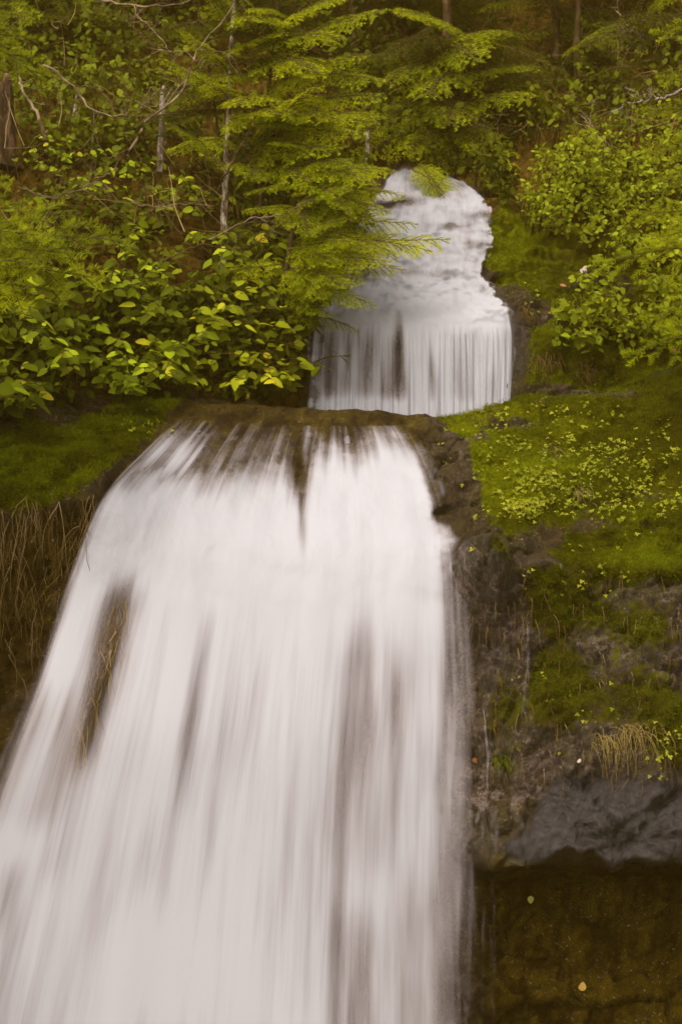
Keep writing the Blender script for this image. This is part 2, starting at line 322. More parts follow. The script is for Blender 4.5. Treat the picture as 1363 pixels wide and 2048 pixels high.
# side-view profiles (photo row, distance) for chosen columns, bottom to top; every list has the same 18 stations
COL = {
 -900: [(3200,4.3),(2048,4.2),(1750,4.2),(1715,4.15),(1560,4.2),(1300,4.3),(1040,4.0),(960,4.1),(900,4.3),(880,4.4),(820,4.5),(700,4.6),(560,4.8),(450,5.0),(350,5.3),(200,6),(60,7.5),(-900,10)],
 0:    [(2700,5.55),(2048,5.5),(1750,5.5),(1700,5.5),(1560,5.52),(1330,5.60),(1010,5.30),(930,5.40),(850,5.62),(835,5.72),(800,5.85),(700,6.0),(560,6.25),(450,6.6),(350,7.0),(240,7.6),(60,9.3),(-700,13)],
 180:  [(2700,5.5),(2048,5.45),(1750,5.45),(1700,5.45),(1560,5.48),(1330,5.58),(1020,5.36),(920,5.52),(815,5.88),(806,5.98),(780,6.08),(680,6.25),(550,6.45),(450,6.75),(350,7.1),(240,7.8),(60,9.6),(-700,13.5)],
 350:  [(2700,5.5),(2048,5.42),(1750,5.42),(1700,5.42),(1560,5.44),(1330,5.46),(1110,5.42),(950,5.66),(806,6.02),(800,6.15),(775,6.22),(670,6.38),(550,6.6),(450,6.9),(350,7.3),(240,8.0),(60,9.8),(-700,14)],
 480:  [(2700,5.5),(2048,5.42),(1750,5.42),(1700,5.40),(1560,5.42),(1330,5.44),(1115,5.42),(950,5.68),(812,6.04),(815,6.2),(815,6.4),(680,6.5),(560,6.7),(470,7.0),(370,7.4),(260,8.2),(60,10),(-700,14)],
 610:  [(2700,5.5),(2048,5.42),(1750,5.40),(1700,5.38),(1560,5.40),(1330,5.44),(1120,5.44),(960,5.72),(820,6.06),(832,6.25),(840,6.62),(730,6.66),(645,6.74),(555,7.1),(460,7.5),(360,8.2),(100,10.2),(-700,14)],
 750:  [(2700,5.5),(2048,5.42),(1750,5.38),(1700,5.36),(1560,5.38),(1330,5.44),(1120,5.44),(950,5.76),(828,6.10),(842,6.3),(850,6.64),(735,6.66),(640,6.72),(552,7.15),(450,7.65),(345,8.6),(100,10.6),(-700,14)],
 880:  [(2700,5.52),(2048,5.46),(1750,5.40),(1715,5.28),(1580,5.28),(1340,5.40),(1122,5.42),(970,5.76),(836,6.14),(850,6.3),(855,6.64),(735,6.66),(636,6.72),(548,7.12),(450,7.6),(350,8.5),(100,10.6),(-700,14)],
 1000: [(2700,5.55),(2048,5.50),(1765,5.42),(1742,5.06),(1610,5.16),(1345,5.30),(1112,5.22),(965,5.66),(812,6.14),(822,6.32),(830,6.62),(720,6.62),(615,6.68),(545,6.98),(450,7.4),(390,8.0),(110,10.6),(-700,14)],
 1070: [(2700,5.55),(2048,5.52),(1745,5.46),(1718,5.04),(1590,5.14),(1350,5.26),(1120,5.30),(975,5.58),(806,6.16),(812,6.34),(800,6.52),(700,6.56),(605,6.7),(540,6.95),(450,7.3),(360,7.9),(120,10.2),(-700,14)],
 1180: [(2700,5.55),(2048,5.52),(1748,5.46),(1722,5.00),(1560,5.10),(1350,5.22),(1135,5.30),(990,5.56),(796,6.18),(790,6.38),(770,6.48),(690,6.56),(605,6.7),(530,6.95),(440,7.3),(330,7.9),(130,9.8),(-700,13.5)],
 1363: [(2700,5.50),(2048,5.48),(1745,5.42),(1718,4.95),(1550,5.02),(1350,5.14),(1150,5.22),(1000,5.48),(738,6.30),(728,6.44),(710,6.52),(640,6.6),(560,6.75),(490,6.95),(410,7.2),(290,7.7),(120,9.4),(-700,13)],
 2300: [(3200,4.3),(2048,4.2),(1750,4.15),(1712,3.9),(1550,3.95),(1350,4.05),(1150,4.1),(1000,4.3),(720,4.9),(700,5.0),(680,5.05),(600,5.1),(520,5.2),(430,5.4),(340,5.7),(200,6.3),(60,7.8),(-900,10)],
}
cpx = sorted(COL); ctl = np.array([COL[k] for k in cpx], float)
seg = [14, 62, 10, 34, 44, 56, 46, 44, 14, 14, 34, 34, 34, 34, 34, 40, 40]
colpx = np.concatenate([np.linspace(-900, -20, 40)[:-1], np.arange(-20, 1384, 4.0), np.linspace(1384, 2300, 40)[1:]])
rows = []
for k, n in enumerate(seg):
    for t in np.arange(n) / n: rows.append(k + t)
rows = np.array(rows + [17.0]); kr = np.clip(rows.astype(int), 0, 16); fr = rows - kr
cc = np.empty((len(colpx), 18, 2))
for st_ in range(18):
    for d in range(2):
        # smooth interpolation across columns
        x = colpx; i = np.clip(np.searchsorted(cpx, x, side='right') - 1, 0, len(cpx) - 2); a = np.array(cpx, float)
        t = (x - a[i]) / (a[i + 1] - a[i]); t = 0.35 * t + 0.65 * t * t * (3 - 2 * t)
        cc[:, st_, d] = ctl[i, st_, d] * (1 - t) + ctl[i + 1, st_, d] * t
prof = cc[:, kr] * (1 - fr)[None, :, None] + cc[:, kr + 1] * fr[None, :, None]
ker = np.exp(-(np.arange(-7, 8) / 3.2) ** 2); ker /= ker.sum()
pad = np.concatenate([np.repeat(prof[:, :1], 7, 1), prof, np.repeat(prof[:, -1:], 7, 1)], 1)
prof = sum(pad[:, k:k + prof.shape[1]] * ker[k] for k in range(15))
NC, NR = prof.shape[:2]
tpx = np.repeat(colpx[:, None], NR, 1).ravel(); tpy = prof[..., 0].ravel(); tY = prof[..., 1].ravel()
V = np.stack([(tpx - 681.5) * tY / F, tY, CZ + (1024 - tpy) * tY / F], 1)
# masks over the face
_wx = 20 * fbm(V * 3.1 + 2, 3); _wy = 16 * fbm(V * 3.1 + 8, 3)
POL = lambda pts, s_=14: poly_mask(tpx + _wx, tpy + _wy, pts, s_)
rowi = np.tile(rows, NC)
front = rowi < 9.2
m_slope = POL([(862,838),(905,812),(1000,808),(1130,798),(1363,735),(2300,690),(2300,1160),(1363,1160),(1180,1140),(1010,1075),(962,1035),(948,965),(915,880)])
m_green = POL([(972,450),(1005,405),(1070,430),(1085,520),(1010,545),(966,525)], 10)
m_upper = POL([(965,560),(1085,470),(1363,420),(2300,350),(2300,760),(1363,735),(1180,792),(1050,805),(1032,700),(1028,640)], 16)
m_left = POL([(-900,900),(-50,845),(130,832),(235,792),(372,792),(340,850),(235,950),(160,1015),(0,1005),(-900,1020)], 14)
m_wetband = POL([(1000,1690),(1060,1650),(1090,1575),(1130,1548),(1363,1560),(2300,1560),(2300,1722),(1363,1722),(1250,1728),(1100,1732),(1060,1715),(1010,1730)], 14) * front
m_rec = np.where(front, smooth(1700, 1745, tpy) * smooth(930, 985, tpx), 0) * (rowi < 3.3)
m_hump = POL([(330,845),(372,806),(480,808),(610,816),(760,826),(870,838),(930,885),(955,965),(965,1040),(930,1110),(860,1115),(300,1115),(170,1100),(230,960)], 10) * (rowi < 8.6)
m_fall = POL([(170,1090),(930,1090),(940,2200),(-400,2200),(-60,1500)], 16) * (rowi < 8.6)
m_upfall = POL([(600,860),(615,640),(690,520),(780,330),(960,380),(985,560),(1040,640),(1035,860)], 12) * (rowi > 8.4)
soil = smooth(12.6, 13.6, rowi) * (1 - m_upfall) * (1 - m_green)
soil = np.maximum(soil, smooth(9.3, 9.8, rowi) * (tpx < 620) * (1 - m_upfall))
nz_lo = fbm(V * 1.7, 3); nz_mid = fbm(V * 5, 4)
moss = np.maximum.reduce([m_slope * (0.80 + 0.42 * nz_mid + 0.2 * nz_lo), m_green * 1.1, m_upper * 0.62, m_left * (0.78 + 0.35 * nz_mid)])
cliff = smooth(1090, 1150, tpy) * (1 - smooth(1540, 1600, tpy)) * smooth(925, 985, tpx) * front
moss = np.maximum(moss, cliff * 0.27)
for cx, cy, rx, ry, a in [(1110,1190,60,60,.8),(1115,1370,50,80,.9),(1270,1120,120,40,.8),(1000,1420,50,70,.35),(1230,1400,120,60,.35),(985,1130,40,30,.5),(1290,1250,80,60,.4),(1200,1220,40,30,.3),(1320,1450,60,90,.4),(1345,1480,30,60,.5)]:
    moss += a * 0.8 * blob(tpx, tpy, cx, cy, rx, ry) * cliff
for cx, cy, rx, ry in [(1080,1075,90,30),(1200,1050,90,16),(960,880,40,30),(1030,850,60,10),(1170,790,120,12),(1200,560,60,25),(1000,600,60,25),(1090,640,60,22)]:
    moss -= 0.5 * blob(tpx, tpy, cx, cy, rx, ry)
moss *= (1 - m_wetband) * (1 - m_hump * (1 - m_slope)) * (1 - m_rec * 0.85) * (1 - 0.9 * m_upfall * (1 - m_green))
wet = np.clip(m_wetband + 0.35 * cliff + m_hump * 0.35 * (1 - m_slope) + 0.6 * m_upfall + 0.15 * m_fall, 0, 1)
wet = np.maximum(wet, 0.5 * front * blob(tpx, tpy, 960, 1690, 70, 60)); wet = np.maximum(wet, cliff * 0.5 * blob(tpx, tpy, 985, 1330, 60, 250))
pale = cliff * 0.22 + 0.5 * m_fall
for cx, cy, rx, ry in [(1235,1205,36,40),(1135,1240,26,26),(1185,1290,42,60),(1105,1300,30,26),(1140,1460,24,40),(1300,1180,60,20),(1150,1155,60,14),(1080,1250,40,60),(1265,1300,30,60),(1150,1350,30,40),(1340,1230,30,60)]:
    pale += 0.9 * blob(tpx, tpy, cx, cy, rx * 0.8, ry * 0.8)
for cx, cy, rx, ry in [(1090,1590,60,40),(960,1590,60,50),(1240,1690,40,25),(1100,1715,40,15)]:
    pale += 0.6 * blob(tpx, tpy, cx, cy, rx, ry)
for cx, cy, rx, ry in [(1190,785,60,9),(1290,765,50,9),(1080,655,50,16),(1240,600,40,8),(930,900,40,40)]:
    pale += 0.6 * blob(tpx, tpy, cx, cy, rx, ry)
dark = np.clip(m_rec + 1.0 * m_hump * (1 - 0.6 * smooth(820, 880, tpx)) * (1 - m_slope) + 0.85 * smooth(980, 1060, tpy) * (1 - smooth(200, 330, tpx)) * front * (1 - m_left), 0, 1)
lush = 0.35 + 0 * tpx
for cx, cy, rx, ry, a in [(930,860,45,40,.6),(960,900,30,60,.4),(1010,980,60,35,.65),(1060,940,60,30,.5),(1250,1110,90,26,.55),(1100,1120,60,20,.3),(1010,480,60,60,.9),(290,810,70,14,.7),(160,880,140,60,.10),(60,930,90,40,.2),(1180,900,90,60,.15),(1000,830,60,14,.4)]: lush += a * blob(tpx, tpy, cx, cy, rx, ry)
lush -= 0.35 * blob(tpx, tpy, 1300, 870, 110, 90) + 0.25 * blob(tpx, tpy, 1150, 1060, 120, 30)
lush = np.clip(lush - 0.9 * cliff * (1 - np.clip(moss - 0.4, 0, 1)), 0, 1)
# relief: blocky rock, lumps of moss, smooth worn hump
f1, f2, cell = worley(V * np.array([3.2, 3.2, 4.6]) + 0.35 * np.stack([nz_mid, nz_lo, nz_mid], 1))
g1, g2, cell2 = worley(V * 11.0 + 0.3 * np.stack([nz_mid, nz_lo, nz_mid], 1))
rocky = np.clip(1 - 0.8 * m_hump * (1 - smooth(820, 880, tpx)) - 0.9 * m_upfall - 0.55 * m_slope - 0.5 * m_wetband - 0.5 * m_fall - 0.15 * m_rec, 0.06, 1)
disp = rocky * (0.10 * nz_lo + (0.085 - 0.05 * cliff) * (cell - 0.5) + (0.034 - 0.018 * cliff) * (cell2 - 0.5) + 0.03 * nz_mid - 0.04 * np.exp(-((f2 - f1) / 0.08) ** 2) - 0.012 * np.exp(-((g2 - g1) / 0.08) ** 2))
disp += 0.026 * fbm(V * 15, 4) * np.clip(rocky + 0.3, 0, 1) + np.clip(moss, 0, 1) * 0.055 * np.abs(fbm(V * 6 + 9, 3)) + cliff * (0.016 * fbm(V * 34, 3) + 0.02 * np.abs(fbm(V * np.array([18, 18, 9.0]) + 5, 2)))
disp += m_wetband * (0.05 * fbm(V * np.array([4, 4, 7.0]), 3) + 0.05 * np.exp(-((tpy - 1640 - 0.02 * (tpx - 1100)) / 45) ** 2))
disp += m_hump * 0.02 * fbm(V * np.array([6, 6, 3.0]), 3)
disp += front * 0.26 * np.exp(-((tpx - 955) / 50) ** 4) * smooth(1100, 1128, tpy) * (1 - smooth(1150, 1290, tpy))
# the scalloped lip of the overhang
lipn = fbm(np.stack([tpx * 0.012, tpx * 0 + 3.3, tpx * 0], 1), 4)
lip_w = np.exp(-((rowi - 3.0) / 0.22) ** 2) * smooth(930, 1000, tpx)
V = V + disp[:, None] * np.array([0.0, -0.9, 0.42])
V[:, 2] += lip_w * lipn * 0.055; V[:, 1] -= lip_w * 0.03 * lipn
idx = np.arange(NC * NR).reshape(NC, NR)
Q = np.stack([idx[:-1, :-1], idx[1:, :-1], idx[1:, 1:], idx[:-1, 1:]], -1).reshape(-1, 4)
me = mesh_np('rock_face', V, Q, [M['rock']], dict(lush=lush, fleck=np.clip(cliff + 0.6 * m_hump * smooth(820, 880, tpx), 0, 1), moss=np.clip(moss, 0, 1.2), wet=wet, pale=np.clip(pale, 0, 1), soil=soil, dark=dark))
tag(link('hillside_terrain', me), 'stepped mossy rock face and wooded bank around the falls', None, None, 'structure')
TV, TN = V, None
bvh = BVHTree.FromPolygons([tuple(v) for v in V.tolist()], Q.tolist())
def hit(px, py, default=8.0):
    d = (P(px, py, 1.0) - Vector((0, 0, CZ))).normalized()
    loc, nrm, i, dist = bvh.ray_cast(Vector((0, 0, CZ)), d)
    if loc is None: return P(px, py, default), Vector((0, -1, 0))
    return loc, (nrm if nrm.y < 0 or nrm.z > 0 else -nrm)
def hitY(px, py): return hit(px, py)[0].y

# ------------------------------------------------------------------ the water
def sheet(lines, nu, nv, yfun, dens_fun, name, mat, parent, relief=None):
    """lines: flow lines, each a list of photo points from top to bottom"""
    L = np.stack([spline([(a, b, 0) for a, b in ln], nv)[:, :2] for ln in lines])          # k x nv x 2
    uu = np.linspace(0, len(lines) - 1, nu); S = np.stack([spline(np.concatenate([L[:, j], np.zeros((len(lines), 1))], 1), nu)[:, :2] for j in range(nv)], 1)
    px, py = S[..., 0], S[..., 1]
    Y = yfun(px, py, np.linspace(0, 1, nv)[None, :].repeat(nu, 0))
    Vw = np.stack([(px - 681.5) * Y / F, Y, CZ + (1024 - py) * Y / F], -1)
    u = np.linspace(0, 1, nu)[:, None].repeat(nv, 1); length = np.cumsum(np.concatenate([[0], np.linalg.norm(np.diff(Vw[nu // 2], axis=0), axis=1)]))
    v = (length)[None, :].repeat(nu, 0)
    Vf = Vw.reshape(-1, 3); dens = dens_fun(px.ravel(), py.ravel(), u.ravel(), v.ravel())
    if relief is not None: Vf = Vf + relief(px.ravel(), py.ravel(), u.ravel(), v.ravel(), dens)[:, None] * np.array([0, -1.0, 0.25])
    ix = np.arange(nu * nv).reshape(nu, nv); q = np.stack([ix[:-1, :-1], ix[1:, :-1], ix[1:, 1:], ix[:-1, 1:]], -1).reshape(-1, 4)
    me = mesh_np(name, Vf, q, [mat], dict(flow_mass=np.clip(dens, 0, 1.3)), uv=np.stack([u.ravel(), v.ravel()], 1))
    return link(name, me, parent)
def box_blur(a, k, ax):
    for _ in range(2):
        p = np.concatenate([np.repeat(a.take([0], ax), k, ax), a, np.repeat(a.take([-1], ax), k, ax)], ax)
        c = np.cumsum(p, ax); n = a.shape[ax]
        lo = c.take(range(0, n), ax); hi = c.take(range(2 * k, 2 * k + n), ax); a = (hi - lo) / (2 * k)
    return a
def terr_depth(px, py):
    out = np.empty(px.shape); fl = out.ravel(); a = px.ravel(); b = py.ravel()
    for k in range(len(a)): fl[k] = hitY(a[k], b[k])
    return fl.reshape(px.shape)

falls = bpy.data.objects.new('waterfall', None); scene.collection.objects.link(falls); falls.location = (0, 0, 0)
tag(falls, 'white silky waterfall dropping in two tiers over dark mossy rock', 'waterfall')

LOW = [[(352,838),(300,885),(205,985),(150,1110),(70,1330),(-40,1600),(-230,2180)],
       [(420,842),(365,910),(300,1000),(255,1120),(185,1380),(110,1650),(-10,2180)],
       [(500,846),(460,910),(420,1000),(385,1120),(330,1400),(280,1650),(190,2180)],
       [(580,850),(560,915),(540,1000),(520,1120),(480,1400),(445,1650),(390,2180)],
       [(660,852),(655,915),(650,1000),(645,1120),(620,1400),(600,1650),(570,2180)],
       [(735,852),(755,915),(770,1000),(775,1120),(765,1400),(750,1650),(740,2180)],
       [(835,850),(880,925),(918,1010),(940,1105),(960,1400),(966,1650),(976,2180)]]
def low_y(px, py, t):
    Y = terr_depth(px[::6, ::6], py[::6, ::6])
    # back to full resolution
    a = np.stack([np.interp(np.arange(px.shape[1]), np.arange(0, px.shape[1], 6), r) for r in Y])
    a = np.stack([np.interp(np.arange(px.shape[0]), np.arange(0, px.shape[0], 6), c) for c in a.T]).T
    a = box_blur(box_blur(a, 5, 0), 5, 1)
    fall = 5.36 - 0.16 * smooth(1120, 1500, py) - 0.05 * smooth(1500, 2180, py)
    b = smooth(1010, 1260, py + 25 * np.sin(px * 0.013) + 12 * np.sin(px * 0.041))
    Y = (a - 0.02 - 0.03 * smooth(860, 1050, py)) * (1 - b) + fall * b
    Ys = box_blur(Y, 22, 1); c = smooth(930, 1030, py); return Y * (1 - c) + Ys * c - 0.02 * c
foam_x = [200, 215, 300, 370, 450, 520, 560, 585, 600, 618, 640, 700, 800, 850, 900, 935]
foam_y = [980, 962, 935, 958, 962, 945, 935, 960, 1010, 950, 893, 905, 893, 945, 1030, 1110]
def low_dens(px, py, u, v, gapk=1.0):
    nzz = fbm(np.stack([u * 30, v * 1.2, u * 0 + 2.0], 1), 3); nb = fbm(np.stack([px * 0.02, py * 0.02, px * 0], 1), 3)
    fl = np.interp(px, foam_x, foam_y) + nzz * 26 + nb * 10
    d = 0.93 * (0.35 * smooth(-95, 10, py - fl) + 0.65 * smooth(-40, 60, py - fl)) * (1 - 0.10 * smooth(1150, 1500, py) - 0.17 * smooth(680, 730, px) * smooth(1180, 1400, py))
    above = 0.40 * smooth(830, 935, py) * smooth(-0.25, 0.5, nzz) + 0.42 * blob(px, py, 350, 905, 75, 50) + 0.45 * stroke(px, py, [(348, 842), (290, 900), (215, 965)], 22) + 0.5 * stroke(px, py, [(780, 850), (800, 890)], 12)
    above *= 1 - 0.85 * stroke(px, py, [(590, 850), (600, 930)], 42)
    film = 0.24 * smooth(822, 900, py) * smooth(0.02, 0.12, u)
    d = np.maximum(d, np.maximum(above, film) + 0.12 * film)
    d *= 1 - 0.95 * stroke(px, py, [(600, 880), (602, 985)], 17) - 0.45 * stroke(px, py, [(604, 985), (604, 1090)], 9) * (py > 985)
    G = [([(428,1190),(400,1350),(380,1500),(352,1680),(322,1830)], 17, .30), ([(398,1330),(375,1600)], 10, .25),
         ([(718,1260),(702,1420),(692,1600),(684,1800),(676,2150)], 24, .58), ([(742,1270),(738,1500)], 9, .35), ([(792,1320),(786,1500),(782,1680)], 13, .50), ([(752,1480),(742,1760)], 13, .42),
         ([(848,1480),(868,1700),(880,2150)], 30, .45), ([(905,1300),(918,1600),(930,2150)], 26, .40),
         ([(255,1160),(225,1290),(200,1430),(172,1540)], 30, .95), ([(172,1540),(140,1650),(105,1760)], 26, .55), ([(140,1400),(110,1560),(90,1650)], 20, .42), ([(95,1330),(70,1480)], 12, .22),
         ([(40,1780),(10,2000),(0,2180)], 34, .40), ([(310,1660),(270,1850)], 16, .22),
         ([(522,1200),(495,1420),(470,1600)], 13, .24), ([(600,1230),(585,1500),(560,1800)], 13, .22), ([(330,1250),(300,1500)], 12, .18), ([(720,1880),(700,2150)], 30, .34), ([(790,1860),(800,2150)], 14, .28), ([(880,1000),(900,1090)], 16, .35), ([(840,1180),(905,1195)], 12, .2)]
    wob = 9 * fbm(np.stack([u * 9, v * 1.6, u * 0 + 1], 1), 3)
    for pts, wd, a in G: d *= 1 - min(1.0, gapk * (0.60 if a < .9 else 0.8)) * a * stroke(px + wob, py, pts, wd * 1.35)
    for cx, cy, rx, ry, a in [(745,1790,60,60,.14),(20,1690,50,45,.2),(105,1320,50,60,.25),(330,1950,120,120,.2),(300,1150,120,60,0.08)]: d += a * blob(px, py, cx, cy, rx, ry)
    edge = smooth(0.0, 0.05 + 0.05 * smooth(1000, 1500, py), u + 0.012 * nzz) * (1 - smooth(0.90, 1.0, u + 0.012 * nzz + 0.05 * nb * (1 - smooth(1050, 1200, py))))
    return d * edge
def low_rel(px, py, u, v, d):
    lump = fbm(np.stack([px * 0.016, py * 0.012, px * 0 + 5], 1), 4)
    st = fbm(np.stack([u * 24, v * 0.8, u * 0], 1), 3)
    return smooth(900, 980, py) * (1 - smooth(1120, 1300, py)) * 0.006 * lump + smooth(1050, 1300, py) * 0.010 * fbm(np.stack([u * 7, v * 0.5, u * 0], 1), 2)
wo = sheet(LOW, 330, 330, low_y, low_dens, 'water_curtain', M['water'], falls, low_rel)
wo['label'] = 'wide white lower curtain of falling water'
LOW2 = [[(a + 2, b + 8) for a, b in ln] for ln in LOW]
wo = sheet(LOW2, 200, 200, lambda px, py, t: low_y(px, py, t) + 0.03 + 0.07 * smooth(1080, 1250, py), lambda px, py, u, v: 0.85 * low_dens(px, py, u * 1.01 + 0.003, v + 3.3, 0.22), 'water_curtain', M['water'], falls)

UP = [[(788,338),(755,385),(708,440),(690,500),(665,560),(632,612),(618,660),(612,740),(608,848)],
      [(800,332),(785,385),(758,440),(748,500),(735,560),(712,612),(704,660),(702,740),(700,848)],
      [(815,331),(822,385),(812,440),(806,500),(800,560),(792,612),(790,660),(790,740),(790,848)],
      [(838,334),(868,385),(872,440),(868,500),(868,560),(872,612),(876,660),(878,740),(878,848)],
      [(868,343),(925,388),(932,440),(928,500),(922,560),(950,612),(958,660),(960,740),(960,848)],
      [(905,352),(972,400),(984,440),(984,498),(968,545),(1002,590),(1030,640),(1034,740),(1026,848)]]
def up_y(px, py, t):
    Y = terr_depth(px[::4, ::4], py[::4, ::4])
    a = np.stack([np.interp(np.arange(px.shape[1]), np.arange(0, px.shape[1], 4), r) for r in Y])
    a = np.stack([np.interp(np.arange(px.shape[0]), np.arange(0, px.shape[0], 4), c) for c in a.T]).T
    a = box_blur(a, 4, 0); a = box_blur(a, 3, 1)
    b = smooth(585, 720, py + 0.12 * np.abs(px - 830) - 14); ph = (py + 16 * np.sin(px * 0.021) + 9 * np.sin(px * 0.057 + 1)) / 47.0; fq = ph - np.floor(ph); st = 0.13 * (smooth(0.0, 0.62, fq) - fq + 0.25) * smooth(345, 370, py) * (1 - smooth(545, 600, py))
    c = a - 0.05 - np.maximum(st, -0.03)
    return c * (1 - b) + 6.60 * b
def up_dens(px, py, u, v):
    n1 = fbm(np.stack([u * 22, v * 1.5, u * 0 + 7], 1), 3); n2 = fbm(np.stack([px * 0.03, py * 0.05, px * 0], 1), 3)
    d = 0.95 + 0.13 * n1 * smooth(620, 680, py) + 0.14 * n2 * (1 - smooth(600, 660, py))
    for cx, cy, rx, ry, a in [(845,362,40,8,.3),(905,372,50,9,.3),(800,405,45,10,.62),(765,412,30,9,.55),(965,430,22,9,.55),(960,490,30,9,.5),(900,452,50,6,.3),(720,500,40,40,.5),(830,545,90,7,.25),(700,560,50,20,.4),(880,395,60,8,.25),(930,520,40,6,0.17)]:
        d -= 0.85 * a * blob(px, py, cx, cy, rx, ry)
    for pts, wd, a in [([(798,625),(795,760)], 15, .62), ([(790,700),(788,830)], 26, .42), ([(735,650),(730,800)], 16, .36), ([(860,690),(866,800)], 9, .42), ([(660,650),(655,800)], 22, .42), ([(700,660),(695,760)], 8, .3), ([(915,700),(918,830)], 10, .34), ([(985,700),(985,830)], 9, .3), ([(940,680),(945,830)], 6, .25)]:
        d -= 0.75 * a * stroke(px, py, pts, wd)
    d -= 0.16 * smooth(650, 700, py) * (1 - smooth(780, 830, py)) * (px < 800) + 0.10 * smooth(700, 780, py)
    for cx, cy, rx, ry, a in [(660,815,60,22,.45),(770,815,60,18,.35),(850,600,110,30,.35),(900,815,120,14,.2),(830,660,22,140,0.19)]: d += a * blob(px, py, cx, cy, rx, ry)
    n3 = fbm(np.stack([px * 0.05, py * 0.07, px * 0 + 6], 1), 3); casc = 1 - smooth(590, 650, py)
    d -= casc * (0.12 + 0.10 * np.clip(n3, 0, 1))
    edge = smooth(0.0, 0.09, u + 0.05 * n1 + 0.03 * n2) * (1 - smooth(0.93, 1.0, u + 0.03 * n1 + (0.05 * n2 + 0.07 * n3) * casc)) * smooth(331, 350, py + 8 * n2)
    return d * edge
wo = sheet(UP, 240, 300, up_y, up_dens, 'cascade', M['water_up'], falls, lambda px, py, u, v, d: 0.03 * fbm(np.stack([px * 0.02, py * 0.03, px * 0], 1), 3) * (1 - smooth(610, 660, py)) + 0.02 * fbm(np.stack([u * 40, v, u * 0], 1), 2) * smooth(640, 680, py))
wo['label'] = 'upper tier of the falls tumbling from under the trees'

def rivulet(pts, w0, w1, dens, off=0.02, name='rivulet'):
    """a few thin threads of water that wander down together"""
    n = 44; c0 = spline([(a, b, 0) for a, b in pts], n)[:, :2]; rg = np.random.default_rng(int(pts[0][0] * 7 + pts[0][1])); VV, QQ, DD, UU = [], [], [], []; base = 0
    tl = np.gradient(c0, axis=0); tl /= np.linalg.norm(tl, axis=1)[:, None]; nr = np.stack([-tl[:, 1], tl[:, 0]], 1); t = np.linspace(0, 1, n)
    for k in range(4):
        wob = (rg.normal(0, 0.45) * (0.3 + t) + 0.35 * gnoise(np.stack([t * 5 + k * 7.7, t * 0 + k, t * 0 + rg.uniform(0, 50)], 1))) * np.interp(t, [0, 1], [w0, w1])
        c = c0 + nr * wob[:, None]; wd = np.interp(t, [0, 1], [w0, w1]) * rg.uniform(0.25, 0.6) * (1 + 0.5 * gnoise(np.stack([t * 7, t * 0 + k * 3.1, t * 0], 1)))
        Y = np.array([hitY(a, b) for a, b in c]); Y = np.minimum(Y, np.convolve(np.pad(Y, 2, 'edge'), np.ones(5) / 5, 'valid')) - off
        cols = np.linspace(-1, 1, 5); PXY = c[:, None] + nr[:, None] * (cols[None, :, None] * wd[:, None, None] / 2); Yc = Y[:, None] + 0.008 * cols[None] ** 2
        VV.append(np.stack([(PXY[..., 0] - 681.5) * Yc / F, Yc, CZ + (1024 - PXY[..., 1]) * Yc / F], -1).reshape(-1, 3))
        ix = np.arange(n * 5).reshape(n, 5) + base; base += n * 5; QQ.append(np.stack([ix[:-1, :-1], ix[:-1, 1:], ix[1:, 1:], ix[1:, :-1]], -1).reshape(-1, 4))
        lo, hi = sorted(rg.uniform(0, 1, 2)) if k else (0, 1); fade = smooth(lo - 0.1, lo + 0.15, t) * (1 - smooth(hi - 0.15, hi + 0.1, t))
        DD.append(((0.9 * dens * (1 - np.abs(cols)[None] ** 2)) * (fade * (0.75 + 0.5 * gnoise(np.stack([t * 6, t * 0 + k * 9.3, t * 0], 1))))[:, None]).ravel())
        UU.append(np.stack([(cols[None] * 0.3 + k + pts[0][0] * 0.13).repeat(n, 0).ravel(), (t * 1.4)[:, None].repeat(5, 1).ravel()], 1))
    return link(name, mesh_np(name, np.concatenate(VV), np.concatenate(QQ), [M['rivulet']], dict(flow_mass=np.clip(np.concatenate(DD), 0, 1)), uv=np.concatenate(UU)), falls)
for a in [([(908,1126),(925,1118),(950,1120),(960,1135)],15,6,0.24), ([(1000,1122),(998,1200),(1003,1290),(1000,1345),(985,1400),(972,1430)],11,18,0.24), ([(958,1180),(950,1240),(938,1330),(932,1390)],7,5,.38),
          ([(978,1150),(972,1220),(968,1280)],10,6,0.14), ([(1055,1235),(1052,1320),(1046,1400),(1044,1450)],10,15,0.16), ([(966,1412),(968,1440),(971,1470),(972,1540),(972,1600)],8,18,.52),
          ([(972,1590),(955,1680),(940,1720)],34,51,0.14), ([(974,1590),(990,1680),(985,1750)],30,44,0.14), ([(978,1752),(972,1850),(970,1960),(972,2060)],17,27,0.16), ([(985,1755),(988,1860),(985,2060)],5,8,.26),
          ([(1022,650),(1030,700),(1028,760),(1020,800)],10,13,0.26), ([(1012,640),(1018,720),(1022,790)],8,6,0.22), ([(930,1700),(935,1850),(950,2060)],44,57,0.14), ([(940,1640),(1010,1650),(1040,1690),(990,1740)],51,68,0.10)]:
    rivulet(*a)

